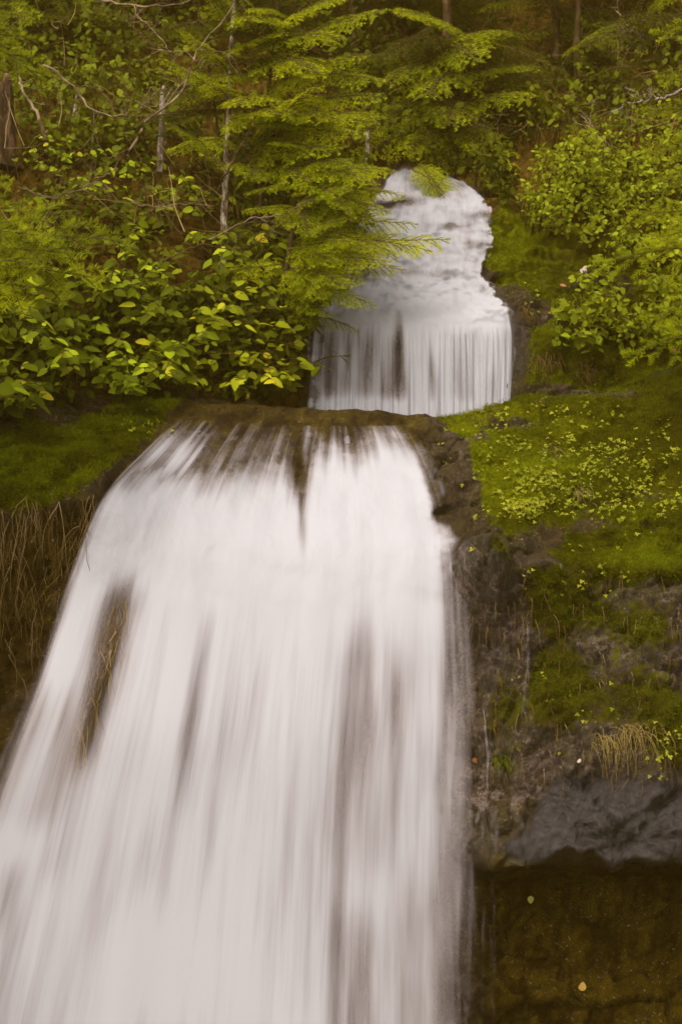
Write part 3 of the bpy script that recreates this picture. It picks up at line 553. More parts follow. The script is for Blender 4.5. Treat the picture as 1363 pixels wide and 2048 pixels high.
# ------------------------------------------------------------------ plant builders
def leaf_template(wd=0.28, fold=0.10, curl=0.16, rows=(0, .10, .28, .52, .76, .92, 1.0), tip=1.0):
    """one leaf along +Y, midrib at x = 0, face towards +Z"""
    vv, ff = [], []
    for t in rows:
        h = wd * (math.sin(math.pi * min(1, t * 1.04) ** 0.82) ** 0.62 if 0 < t < 1 else 0.0)
        z = -curl * t * t
        vv += [(-h, t, z + fold * h / max(wd, 1e-6)), (0, t, z), (h, t, z + fold * h / max(wd, 1e-6))]
    for k in range(len(rows) - 1):
        a = 3 * k; ff += [(a, a + 1, a + 4, a + 3), (a + 1, a + 2, a + 5, a + 4)]
    return np.array(vv, float), np.array(ff)
LEAF = [leaf_template(0.30, 0.07, 0.16), leaf_template(0.26, 0.10, 0.24), leaf_template(0.33, 0.05, 0.12)]
LEAF_ME = [mesh_np('broad_leaf', v, f, [M['salal']], dict(tint=np.full(len(v), .5))) for v, f in LEAF]
LEAF_YE = [mesh_np('yellow_leaf', v, f, [M['salal_yellow']], dict(tint=np.full(len(v), .5))) for v, f in LEAF]
SMALL = leaf_template(0.33, 0.06, 0.1, (0, .35, .75, 1.0))

def unit(v): v = np.asarray(v, float); return v / (np.linalg.norm(v) + 1e-9)
def mass(name, mat, tmpl, pos, d, n, sc, tint, parent=None, base=None):
    Vm, Fm = bake(tmpl[0], tmpl[1], np.asarray(pos), frames(np.asarray(d), np.asarray(n)), sc)
    o = link(name, mesh_np(name, Vm, Fm, [mat], dict(tint=np.repeat(tint, len(tmpl[0])))), parent, base)
    return o

def broad_shrub(label, region, n_twigs, size, reach, group, max_parts=290, seed=0, inner=500, leaf_me=None):
    """stems rooted on the bank that arch out towards the light, with separate alternate leaves"""
    rg = np.random.default_rng(seed); xs = [p[0] for p in region]; ys = [p[1] for p in region]
    def sample(k):
        out = []
        while len(out) < k:
            x = rg.uniform(min(xs), max(xs), 4 * k + 20); y = rg.uniform(min(ys), max(ys), 4 * k + 20)
            ok = poly_mask(x, y, region, 0.001) > 0.5
            cl = fbm(np.stack([x * 0.013, y * 0.016, x * 0 + seed], 1), 3) > -0.32
            out += list(zip(x[ok & cl], y[ok & cl]))
        return out[:k]
    cx, cy = sum(xs) / len(xs), max(ys) - 20
    base = hit(cx, cy)[0]; root = thing('salal_shrub', base, label, 'shrub', group)
    leaves, stems = [], []
    for (px, py) in sample(n_twigs):
        h, nr = hit(px, py + 10); p0 = np.array(h)
        L = reach * rg.uniform(0.5, 1.15); side = rg.normal(0, 0.5)
        d0 = unit((side, -0.75, 0.55)); d1 = unit((side * 1.3, -0.8, -0.35 + rg.normal(0, 0.2)))
        m = 7; pts = [p0 - 0.03 * d0]
        for k in range(m): pts.append(pts[-1] + unit(d0 * (1 - k / m) + d1 * (k / m)) * L / m)
        pts = np.array(pts); stems.append((pts, np.linspace(0.0035, 0.0012, m + 1)))
        nl = rg.integers(5, 9); sgn = 1
        for k in range(nl):
            t = 0.30 + 0.70 * (k + 0.6) / nl; f = t * m; i = min(int(f), m - 1); q = pts[i] + (pts[i + 1] - pts[i]) * (f - i)
            tw = unit(pts[i + 1] - pts[i]); sd = unit(np.cross(tw, (0, 0, 1))); sgn = -sgn
            d = unit(tw * 0.55 + sd * sgn * 0.9 + np.array([0, 0, -0.30]) + rg.normal(0, 0.28, 3))
            n = unit(np.array([0, -0.62, 0.62]) + rg.normal(0, 0.34, 3))
            n = unit(n - d * n.dot(d))
            leaves.append((q, d, n, size * rg.uniform(0.45, 1.2)))
    # nearest leaves are parts, the rest one mass
    order = sorted(range(len(leaves)), key=lambda k: leaves[k][0][1] - 0.4 * leaves[k][3])
    Bi = Matrix.Translation(-base)
    for k in order[:max_parts]:
        q, d, n, sc = leaves[k]
        o = bpy.data.objects.new('leaf', (leaf_me or LEAF_ME)[k % 3]); scene.collection.objects.link(o); o.parent = root
        o.matrix_basis = Bi @ mat4(d, n, q, sc)
    rest = [leaves[k] for k in order[max_parts:]]
    for (px, py) in sample(inner):
        h, nr = hit(px, py); q = np.array(h) + np.array([0, -1, 0.3]) * rg.uniform(0.0, 0.55) * reach
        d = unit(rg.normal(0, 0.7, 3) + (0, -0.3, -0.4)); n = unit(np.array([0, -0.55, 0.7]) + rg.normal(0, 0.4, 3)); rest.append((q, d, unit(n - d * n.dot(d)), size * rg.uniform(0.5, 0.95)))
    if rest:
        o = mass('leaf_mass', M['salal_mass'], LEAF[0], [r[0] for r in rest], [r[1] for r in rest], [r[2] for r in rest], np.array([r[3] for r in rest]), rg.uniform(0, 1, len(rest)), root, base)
        o['kind'] = 'stuff'
    Vs_, Fs_ = tubes(stems, 4); link('stems', mesh_np('stems', Vs_, Fs_, [M['stem']]), root, base)['kind'] = 'stuff'
    return root

def small_shrub(label, region, n, size, reach, group, seed=0, mat='small_leaf', name='leafy_bush', lo=0.0, hi=1.0):
    rg = np.random.default_rng(seed + 50); xs = [p[0] for p in region]; ys = [p[1] for p in region]
    base = hit(sum(xs) / len(xs), max(ys) - 10)[0]; root = thing(name, base, label, 'shrub', group)
    x = rg.uniform(min(xs), max(xs), n * 3); y = rg.uniform(min(ys), max(ys), n * 3)
    dens = fbm(np.stack([x * 0.018, y * 0.022, x * 0 + seed], 1), 3)
    ok = (poly_mask(x, y, region, 12) > rg.uniform(0, 1, n * 3)) & (dens > -0.25 + rg.normal(0, .15, n * 3)); x, y = x[ok][:n], y[ok][:n]
    pos, d, nn, stems = [], [], [], []
    lump = fbm(np.stack([x * 0.012, y * 0.014, x * 0 + 3 + seed], 1), 3)
    for k in range(len(x)):
        h, nr = hit(x[k], y[k]); q = np.array(h) + np.array([rg.normal(0, .02), -1.0, 0.25]) * reach * (0.15 + 0.85 * rg.uniform() ** 0.7) * (0.75 + 0.6 * lump[k])
        pos.append(q); dd = unit(rg.normal(0, 0.8, 3) + (0, -0.35, -0.1)); d.append(dd)
        n_ = unit(np.array([0, -0.5, 0.75]) + rg.normal(0, 0.42, 3)); nn.append(unit(n_ - dd * n_.dot(dd)))
        if k % 14 == 0: stems.append((spline([np.array(h), np.array(h) * 0.5 + q * 0.5 + np.array([0, 0, .05]), q], 6), np.linspace(0.004, 0.0012, 6)))
    o = mass('foliage', M[mat], SMALL, pos, d, nn, size * rg.uniform(0.55, 1.2, len(x)), np.clip(rg.uniform(lo, hi, len(x)), 0, 1), root, base); o['kind'] = 'stuff'
    Vs_, Fs_ = tubes(stems, 3); link('stems', mesh_np('stems', Vs_, Fs_, [M['stem']]), root, base)['kind'] = 'stuff'
    return root

def conifer_branch(name, seed, mat, L=0.75, sp2=0.036, len2=0.40, nl=0.012, nsp=0.0042, nw=0.0030, droop=0.18, brush=False, spt=0.019):
    rg = np.random.default_rng(seed); twigs = []          # (points, tint, order)
    def axis(p0, d, length, dr, m):
        pts = [np.array(p0, float)]
        for k in range(m):
            t = k / m; dd = d + np.array([0, 0, -dr * (0.3 + 1.7 * t)]) + rg.normal(0, 0.035, 3); pts.append(pts[-1] + unit(dd) * length / m)
        return np.array(pts)
    main = axis((0, 0, 0), np.array([0, 1, 0.12]), L, droop * 1.3, 16); twigs.append((main, 0.45, 0))
    s, side = 0.05 * L, 1
    while s < L * 0.985:
        t = s / L; i = min(int(t * 16), 15); q = main[i] + (main[i + 1] - main[i]) * (t * 16 - i); ax = unit(main[i + 1] - main[i])
        l2 = len2 * L * min(1, 0.35 + t * 3.2) * (1 - t) ** 0.75 * rg.uniform(0.6, 1.15) + 0.02
        an = math.radians(62 - 22 * t + rg.normal(0, 6)); sd = np.array([side, 0, 0.0])
        d2 = unit(ax * math.cos(an) + sd * math.sin(an) + np.array([0, 0, rg.normal(0.04, 0.07)]))
        p2 = axis(q, d2, l2, droop * 1.6, 8); tb = rg.uniform(0.25, 0.65); twigs.append((p2, tb, 1))
        u, s3 = 0.03, 1
        while u < l2 * 0.95:
            tt = u / l2; i2 = min(int(tt * 8), 7); q3 = p2[i2]; ax3 = unit(p2[i2 + 1] - p2[i2]); l3 = min(0.10, 0.42 * l2 * (1 - tt) ** 0.7 + 0.012) * rg.uniform(0.6, 1.15)
            a3 = math.radians(rg.normal(50, 8)); sd3 = unit(np.cross((0, 0, 1), ax3)) * s3
            d3 = unit(ax3 * math.cos(a3) + sd3 * math.sin(a3) + np.array([0, 0, rg.normal(0.0, 0.1)]))
            twigs.append((axis(q3, d3, l3, droop * 1.4, 3), min(1, tb + 0.18 + 0.25 * tt), 2)); s3 = -s3; u += spt * rg.uniform(0.8, 1.3)
        side = -side; s += sp2 * rg.uniform(0.45, 0.75)
    Vn, tn_, wood = [], [], []
    for pts, tb, order in twigs:
        m = len(pts) - 1; ln = np.linalg.norm(np.diff(pts, axis=0), axis=1).sum(); k = max(3, int(ln / nsp)) * (2 if not brush else 3)
        f = np.sort(rg.uniform(0.02, 0.999, k)) * m; i = np.minimum(f.astype(int), m - 1)
        q = pts[i] + (pts[i + 1] - pts[i]) * (f - i)[:, None]; ax = pts[i + 1] - pts[i]; ax /= np.linalg.norm(ax, axis=1)[:, None]
        sd = np.cross(ax, [0, 0, 1.0]); sd /= np.linalg.norm(sd, axis=1)[:, None] + 1e-9; up = np.cross(sd, ax)
        if brush: roll = rg.uniform(-0.5, math.pi + 0.5, k)
        else: roll = np.where(rg.uniform(size=k) < 0.5, rg.normal(0.15, 0.35, k), math.pi - rg.normal(0.15, 0.35, k))
        out = sd * np.cos(roll)[:, None] + up * np.sin(roll)[:, None]
        aa = np.radians(rg.normal(62 if not brush else 55, 8, k))[:, None]; d = ax * np.cos(aa) + out * np.sin(aa)
        l = nl * rg.uniform(0.7, 1.15, k)[:, None] * (1 - 0.35 * (f / m)[:, None] ** 4)
        wv = np.cross(d, up) ; wv /= np.linalg.norm(wv, axis=1)[:, None] + 1e-9; wv *= nw / 2
        Vn.append(np.stack([q - wv, q + wv, q + d * l * 0.75 + wv * 0.7, q + d * l], 1).reshape(-1, 3))
        tip = (f / m) ** 3
        tn_.append(np.repeat(np.clip(tb + 0.28 * tip * (order > 0) + rg.normal(0, 0.08, k), 0, 1), 4))
        if order < 2: wood.append((pts, np.linspace(0.006 if order == 0 else 0.0024, 0.0012 if order == 0 else 0.0007, len(pts))))
    Vn = np.concatenate(Vn); tn_ = np.concatenate(tn_); nq = len(Vn) // 4; Fn = np.arange(nq * 4).reshape(nq, 4)
    Vw, Fw = tubes(wood, 3); Va = np.concatenate([Vn, Vw]); Fw = Fw + len(Vn)
    return mesh_np(name, Va, [Fn, Fw], [mat, M['bark']], dict(tint=np.concatenate([tn_, np.zeros(len(Vw))])), np.concatenate([np.zeros(nq), np.ones(len(Fw))]))
HEM = [conifer_branch('hemlock_bough', 100 + k, M['needle']) for k in range(4)]
DRK = [conifer_branch('painted_shade_bough', 140 + k, M['needle_dark'], nw=0.0042, nsp=0.006, nl=0.015) for k in range(3)]
FIR = [conifer_branch('fir_bough', 180 + k, M['fir'], L=0.7, sp2=0.075, len2=0.5, nl=0.022, nsp=0.0030, nw=0.0017, droop=0.12, brush=True, spt=0.05) for k in range(2)]

def bough(root, base, meshes, p0, d, n, length, k, L=0.75):
    o = bpy.data.objects.new('branch', meshes[k % len(meshes)]); scene.collection.objects.link(o); o.parent = root
    o.matrix_basis = Matrix.Translation(-base) @ mat4(d, n, p0, length / L); return o
def conifer(label, trunk, meshes, rad, auto=(), manual=(), mat='bark', name='hemlock_tree', group='conifers around the falls', seed=0, cat='tree', fill=None):
    """trunk: (px, py, Y) points bottom to top; auto: (count, t0, t1, len0, len1); manual: (px,py,Y of root, px,py,Y of tip)"""
    rg = np.random.default_rng(seed + 900); tp = [P(*p) for p in trunk]; base = tp[0]
    root = thing(name, base, label, cat, group)
    pts = spline([tuple(p) for p in tp], 24); Vt, Ft = tubes([(pts + rg.normal(0, rad * 0.12, pts.shape), np.linspace(rad, rad * 0.35, 24))], 9)
    link('trunk', mesh_np('trunk', Vt, Ft, [M[mat]]), root, base); c = 0
    for (cnt, t0, t1, l0, l1) in auto:
        for k in range(cnt):
            t = t0 + (t1 - t0) * (k + rg.uniform()) / cnt; f = t * 23; i = min(int(f), 22); q = pts[i] + (pts[i + 1] - pts[i]) * (f - i)
            az = k * 2.399 + rg.normal(0, 0.4); d = np.array([math.cos(az), -0.3 + math.sin(az) * 0.9, rg.normal(-0.05, 0.16)])
            n = np.array([rg.normal(0, 0.2), -0.45 + rg.normal(0, 0.15), 0.85]); d = unit(d)
            bough(root, base, fill or meshes, q, d, unit(n - d * n.dot(d)), rg.uniform(0.75, 1.2) * (l0 + (l1 - l0) * (k / cnt)), c + seed); c += 1
    for m in manual:
        a, b = np.array(P(*m[:3])), np.array(P(*m[3:6])); d = b - a; ln = np.linalg.norm(d); d = unit(d + np.array([0, 0, 0.10 * ln]))
        n = np.array([rg.normal(0, 0.15), -0.62, 0.72]); bough(root, base, meshes, a, d, unit(n - d * n.dot(d)), ln * 1.08, c + seed); c += 1
    return root

def bare_twigs(name, label, pts, r0, depth=2, n=7, seed=0, mat='twig', cat='branch', spread=0.5, lens=0.4, group=None):
    """a bare woody branch through photo points (px, py, Y) with side twigs"""
    rg = np.random.default_rng(seed + 300); W = [tuple(P(*p)) for p in pts]; base = Vector(W[0]); root = thing(name, base, label, cat, group)
    main = spline(W, 22); main += rg.normal(0, 0.004, main.shape); L = np.linalg.norm(np.diff(main, axis=0), axis=1).sum()
    link('limb', mesh_np('limb', *tubes([(main, np.linspace(r0, r0 * 0.35, 22) * 0.8)], 6), [M[mat]]), root, base); tw = []
    def grow(line, rr, lev):
        for k in range(n if lev == 0 else 3):
            i = int(rg.uniform(0.2, 0.97) * (len(line) - 2)); ax = unit(line[i + 1] - line[i]); d = unit(ax * 0.8 + rg.normal(0, 0.6, 3) * np.array([1, 0.7, 1]) + (0, -0.1, 0.05)); l = L * lens * rg.uniform(0.4, 1.0) * (0.6 ** lev)
            c = [line[i]]
            for j in range(7): d = unit(d + rg.normal(0, 0.18, 3) + (0, 0, -0.04)); c.append(c[-1] + d * l / 7)
            c = np.array(c); tw.append((c, np.linspace(rr, rr * 0.3, 8)))
            if lev + 1 < depth: grow(c, rr * 0.6, lev + 1)
    grow(main, r0 * 0.32, 0)
    link('twigs', mesh_np('twigs', *tubes(tw, 3), [M[mat]]), root, base)['kind'] = 'stuff'
    return root

# ------------------------------------------------------------------ trees
conifer('slender hemlock with pale mottled trunk standing behind the broad-leaved shrubs', [(446,560,6.85),(450,400,6.9),(456,250,6.95),(470,-60,7.1),(480,-420,7.4)], HEM, 0.020, [(26, 0.50, 1.0, 0.55, 0.5)],
        [(452,330,6.9,360,250,6.5),(455,280,6.95,350,300,6.6),(455,250,6.9,560,225,6.45),(458,150,7,380,60,6.6),(458,110,7,550,60,6.6),(462,60,7,420,-40,6.6),(456,200,6.95,330,120,6.8)], 'pale_bark', seed=1, fill=DRK + HEM[:1])
conifer('bright yellow-green young hemlock with dark stem near the upper fall', [(520,420,7.0),(530,250,7.0),(546,100,7.05),(560,-60,7.1),(570,-400,7.3)], HEM, 0.011, [(22, 0.15, 0.98, 0.5, 0.5)],
        [(545,110,7,740,20,6.5),(540,160,7,735,160,6.5),(540,180,7,700,110,6.5),(535,230,7,730,185,6.5),(535,250,7,720,240,6.45),(530,280,7,690,270,6.4),(530,300,7,610,170,6.3),(528,310,7,640,290,6.35),(545,90,7,660,70,6.4),(550,60,7,690,-10,6.5),(535,200,7,480,200,6.4),(540,120,7,620,130,6.35),(525,330,7,600,350,6.4),(525,345,7,505,350,6.4),(540,60,7,500,30,6.4),(530,250,7,560,215,6.3),(530,240,7,660,230,6.35)], seed=2, fill=DRK + HEM[:2])
conifer('low hemlock sapling reaching its boughs across the left of the upper cascade', [(560,640,6.55),(575,520,6.55),(600,400,6.6),(625,280,6.65),(640,120,6.7)], HEM, 0.012, [(20, 0.05, 0.9, 0.38, 0.36)],
        [(615,380,6.6,790,385,6.4),(620,350,6.6,770,340,6.35),(610,420,6.6,740,440,6.35),(600,450,6.55,815,445,6.4),(600,470,6.55,720,490,6.25),(590,520,6.5,880,478,6.45),(585,540,6.5,790,540,6.35),(580,560,6.5,735,605,6.35),(575,580,6.5,700,560,6.2),(610,400,6.6,680,380,6.2),(620,330,6.6,690,330,6.25),(600,430,6.6,620,460,6.15),(590,500,6.5,660,520,6.15),(580,540,6.5,640,590,6.2),(605,470,6.5,690,440,6.2),(575,590,6.5,650,625,6.3),(612,390,6.6,760,415,6.3),(605,455,6.5,770,500,6.3),(600,480,6.5,840,500,6.35),(590,520,6.5,760,520,6.25),(585,560,6.5,700,600,6.2),(620,340,6.6,730,360,6.2),(615,370,6.6,700,420,6.15),(600,500,6.5,700,480,6.1),(590,540,6.5,680,560,6.1)], seed=3)
conifer('hemlock with layered fronds hanging over the head of the falls', [(905,345,9.0),(900,200,9.0),(890,0,9.1),(885,-400,9.4)], HEM, 0.05, [(34, 0.0, 0.95, 0.75, 0.9)],
        [(900,180,9,760,250,8.4),(900,160,9,1050,125,8.4),(900,220,9,1040,190,8.3),(900,250,9,830,300,8.3),(900,230,9,740,310,8.4),(900,120,9,780,150,8.3),(900,90,9,1000,60,8.3),(900,260,9,960,290,8.2),(835,330,8.2,905,412,7.9),(850,330,8.3,880,385,7.95),(900,270,9,1000,340,8.2),(900,290,9,860,345,8.3),(900,60,9,820,20,8.3),(900,200,9,900,230,8.1),(900,150,9,860,180,8.1),(900,100,9,930,120,8.1)], seed=4, fill=DRK)
DT = [('dark hemlock crowded behind the bright one, left of the falls head', [(700,330,10.2),(705,100,10.2),(710,-500,10.6)], 0.07, 44, 1.1),
      ('deep-shaded hemlock directly above the head of the falls', [(790,320,11.2),(795,50,11.2),(800,-500,11.6)], 0.08, 46, 1.3),
      ('brown-trunked hemlock standing right of the falls head', [(1115,330,9.6),(1112,150,9.6),(1105,-450,9.9)], 0.045, 26, 0.9),
      ('thin hemlock with bare lower trunk beside the brown-trunked one', [(1152,325,9.2),(1153,200,9.2),(1160,-450,9.5)], 0.032, 22, 0.8),
      ('hemlock behind the small-leaved bush on the far bank', [(1010,330,11.5),(1005,100,11.5),(1000,-450,11.8)], 0.07, 40, 1.2),
      ('hemlock in the upper corner above the bare twigs', [(1270,300,10.0),(1275,100,10.0),(1285,-450,10.3)], 0.06, 36, 1.1),
      ('dark hemlock behind the leaning grey stick', [(190,300,9.8),(195,100,9.8),(200,-450,10.2)], 0.07, 40, 1.2),
      ('dark hemlock behind the bleached snag', [(350,300,10.4),(352,50,10.4),(360,-450,10.8)], 0.07, 40, 1.2),
      ('dark hemlock in the corner behind the rotten stump', [(40,250,9.0),(35,50,9.0),(25,-450,9.3)], 0.06, 34, 1.1),
      ('hemlock at the frame edge behind the fir boughs', [(1390,300,8.8),(1395,100,8.8),(1400,-450,9.1)], 0.05, 30, 1.0)]
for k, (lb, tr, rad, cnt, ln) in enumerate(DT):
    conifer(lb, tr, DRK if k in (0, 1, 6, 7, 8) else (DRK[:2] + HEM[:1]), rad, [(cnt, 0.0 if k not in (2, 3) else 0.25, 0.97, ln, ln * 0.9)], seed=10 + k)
conifer('soft fir reaching boughs in from the side over the shrubs', [(-420,1000,5.0),(-410,500,5.0),(-400,-200,5.1)], FIR, 0.06, (), [(-400,470,5,60,440,4.9),(-400,500,5,250,520,5.0),(-400,520,5,200,590,4.9),(-400,560,5,120,620,4.85),(-400,470,5,90,500,4.8),(-400,540,5,60,560,4.7),(-400,400,5,20,390,4.9),(-400,520,5,150,545,4.8)], name='fir_tree', seed=30)
conifer('fir hanging a thick soft bough into the top corner beside the stump', [(-300,900,5.6),(-290,200,5.6),(-280,-600,5.8)], FIR, 0.07, (), [(-290,-60,5.6,80,190,5.4),(-290,0,5.6,60,60,5.3),(-290,20,5.6,40,150,5.3),(-290,-120,5.6,170,30,5.6),(-290,-160,5.6,130,-20,5.4)], name='fir_tree', seed=33)
conifer('fir trailing drooping boughs at the frame edge above the moss slope', [(1640,900,5.6),(1640,200,5.6),(1630,-500,5.7)], FIR, 0.07, (), [(1640,60,5.6,1310,90,5.5),(1640,20,5.6,1330,10,5.5),(1640,160,5.6,1320,180,5.5),(1640,240,5.6,1290,240,5.6),(1640,300,5.6,1290,330,5.6),(1640,430,5.6,1260,450,5.8),(1640,470,5.6,1180,560,6.0),(1640,560,5.6,1300,660,5.5),(1640,600,5.6,1250,740,5.8),(1640,340,5.6,1330,380,5.4),(1640,450,5.6,1310,500,5.5)], name='fir_tree', seed=36)

# ------------------------------------------------------------------ broad-leaved shrubs on the near bank
GS = 'broad-leaved shrubs on the bank'
broad_shrub('broad-leaved shrub with yellowing leaves spilling to the edge of the upper fall', [(345,600),(470,560),(600,570),(612,660),(600,760),(540,800),(400,805),(340,740)], 124, 0.064, 0.42, GS, seed=1, leaf_me=LEAF_YE, inner=800)
broad_shrub('broad-leaved shrub with upright fresh shoots below the pale mottled trunk', [(420,490),(560,470),(620,520),(612,610),(480,600),(410,580)], 38, 0.070, 0.38, GS, seed=2, inner=260)
broad_shrub('broad-leaved shrub hanging over the dark moss in the corner', [(-60,620),(140,600),(170,720),(150,800),(60,840),(-60,830)], 76, 0.068, 0.45, GS, seed=3)
broad_shrub('broad-leaved shrub between the corner shrub and the yellowing one', [(130,590),(350,570),(365,700),(340,790),(180,800),(150,720)], 100, 0.060, 0.40, GS, seed=4)
broad_shrub('broad-leaved shrub behind the soft fir bough', [(-60,430),(180,400),(330,440),(360,580),(150,600),(-60,600)], 76, 0.053, 0.38, GS, seed=5)
broad_shrub('broad-leaved shrub around the foot of the bleached snag', [(150,230),(420,240),(440,400),(360,470),(160,420),(40,330)], 90, 0.047, 0.40, GS, seed=6)
broad_shrub('dim broad-leaved shrub under the bright hemlock, beside the upper cascade', [(470,380),(640,360),(650,520),(560,560),(460,520)], 46, 0.050, 0.32, GS, seed=7, inner=300)
# right bank
GB = 'small-leaved bushes on the far bank'
small_shrub('rounded small-leaved bush beside the bright moss patch at the cascade', [(1030,390),(1060,350),(1130,320),(1200,340),(1210,450),(1130,490),(1050,480)], 1700, 0.034, 0.40, GB, 1, lo=.15)
small_shrub('small-leaved bush climbing towards the bare twigs', [(1130,330),(1180,290),(1300,250),(1363,280),(1380,400),(1200,440)], 1700, 0.036, 0.40, GB, 2, lo=.1, hi=.9)
small_shrub('straggling small-leaved bush in front of the drooping fir boughs', [(1180,430),(1363,370),(1420,480),(1363,560),(1230,540),(1150,500)], 1500, 0.034, 0.32, GB, 3)
small_shrub('leafy plant tumbling down the notch right of the upper fall', [(1090,640),(1150,560),(1200,540),(1230,600),(1200,700),(1150,720),(1110,720)], 420, 0.048, 0.22, GB, 4, lo=.2)
small_shrub('low leafy patch over the ledge under the fir boughs', [(1190,600),(1363,560),(1400,660),(1300,710),(1200,690)], 700, 0.042, 0.22, GB, 5, lo=.1, hi=.8)
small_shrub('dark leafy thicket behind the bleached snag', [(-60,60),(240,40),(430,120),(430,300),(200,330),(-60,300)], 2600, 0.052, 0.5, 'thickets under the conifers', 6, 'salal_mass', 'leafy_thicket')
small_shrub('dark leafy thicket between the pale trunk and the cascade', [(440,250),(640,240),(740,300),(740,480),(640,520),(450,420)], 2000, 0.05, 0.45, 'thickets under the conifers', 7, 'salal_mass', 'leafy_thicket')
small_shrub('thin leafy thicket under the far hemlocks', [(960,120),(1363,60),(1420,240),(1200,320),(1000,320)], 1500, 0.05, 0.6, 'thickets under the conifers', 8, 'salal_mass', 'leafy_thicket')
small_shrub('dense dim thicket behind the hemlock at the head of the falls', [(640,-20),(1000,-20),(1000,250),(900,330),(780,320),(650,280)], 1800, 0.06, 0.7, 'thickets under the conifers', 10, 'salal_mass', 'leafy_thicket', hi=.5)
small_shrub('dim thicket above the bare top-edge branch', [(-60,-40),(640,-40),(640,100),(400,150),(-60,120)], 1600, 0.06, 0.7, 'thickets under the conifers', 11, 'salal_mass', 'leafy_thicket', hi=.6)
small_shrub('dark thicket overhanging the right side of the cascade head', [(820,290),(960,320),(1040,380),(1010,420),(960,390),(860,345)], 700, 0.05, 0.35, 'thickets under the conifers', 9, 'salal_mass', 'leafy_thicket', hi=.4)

# ------------------------------------------------------------------ bare wood
B = bare_twigs
B('bare_branch', 'long bare branch curving up across the shrubs past the snag', [(255,310,6.2),(300,240,6.2),(360,190,6.3),(385,130,6.3),(400,95,6.4),(470,10,6.5)], 0.0085, 2, 6, 1)
B('bare_branch', 'crooked bare branch looping from the rotten stump towards the snag', [(80,130,6.4),(140,165,6.4),(180,215,6.35),(230,232,6.3),(270,222,6.3),(320,210,6.4)], 0.0075, 2, 8, 2)
B('leaning_stick', 'smooth grey stick leaning below the rotten stump', [(92,280,6.5),(75,230,6.5),(48,180,6.55),(38,150,6.6)], 0.013, 1, 4, 3)
B('bare_branch', 'bare twiggy branch lying low across the shrubs left of the pale trunk', [(40,375,6.0),(110,395,6.0),(200,360,6.05),(235,335,6.05)], 0.0055, 2, 9, 4)
B('bare_branch', 'pale forked twig lying against the foot of the pale trunk', [(250,400,6.3),(300,415,6.3),(370,408,6.35),(430,412,6.5)], 0.006, 2, 9, 5)
B('bare_branch', 'bare branch running along the top edge left of the pale trunk', [(180,-5,6.8),(240,8,6.8),(300,15,6.8),(380,5,6.9)], 0.009, 2, 7, 6)
B('bare_branch', 'thin dead branch slanting under the bare top-edge branch', [(275,30,6.9),(330,90,6.9),(350,120,6.9)], 0.006, 1, 4, 7)
B('sapling', 'thin dark leaning sapling between the snag and the pale trunk', [(436,270,7.0),(425,180,7.0),(408,90,7.0),(388,-20,7.1)], 0.011, 1, 4, 8, 'bark', 'sapling')
B('bare_branch', 'dark forked branch rising from the base of the pale trunk', [(440,380,6.6),(470,310,6.6),(505,250,6.6),(520,190,6.65)], 0.008, 2, 6, 9, 'bark')
B('bare_branch', 'bleached bare stick jutting above the small-leaved bush', [(1363,180,8.0),(1320,198,7.9),(1280,205,7.9),(1242,210,7.9)], 0.010, 2, 8, 10, 'snag')
B('bare_branch', 'tangle of thin bare twigs at the top of the far bank', [(1363,80,8.4),(1300,75,8.4),(1260,60,8.4),(1230,20,8.5)], 0.007, 2, 9, 11)
B('bare_branch', 'upright bare twig rising out of the small-leaved bush', [(1212,330,7.6),(1208,280,7.6),(1180,260,7.6),(1160,230,7.7)], 0.006, 2, 8, 12)
B('bare_branch', 'pale twig leaning before the brown-trunked hemlock', [(1165,215,8.8),(1190,200,8.8),(1212,190,8.8)], 0.007, 1, 5, 13)
B('bare_branch', 'bare twigs among the roots of the sapling beside the cascade', [(420,480,6.4),(500,440,6.35),(560,430,6.3),(620,400,6.3)], 0.005, 2, 9, 14)
B('drooping_twig', 'thin dark twig hanging over the head of the falls', [(815,335,8.1),(850,352,8.0),(868,375,7.95),(900,410,7.9)], 0.005, 1, 4, 15, 'bark', lens=.3)
B('bare_branch', 'brown brushwood tangle beneath the pale trunk', [(330,520,6.2),(400,490,6.2),(470,500,6.25),(540,470,6.3)], 0.005, 2, 12, 16, 'stem')
B('bare_branch', 'hanging bare twigs right of the cascade head', [(1045,190,9.0),(1050,230,9.0),(1062,270,9.0),(1055,310,9.0)], 0.006, 2, 8, 17)

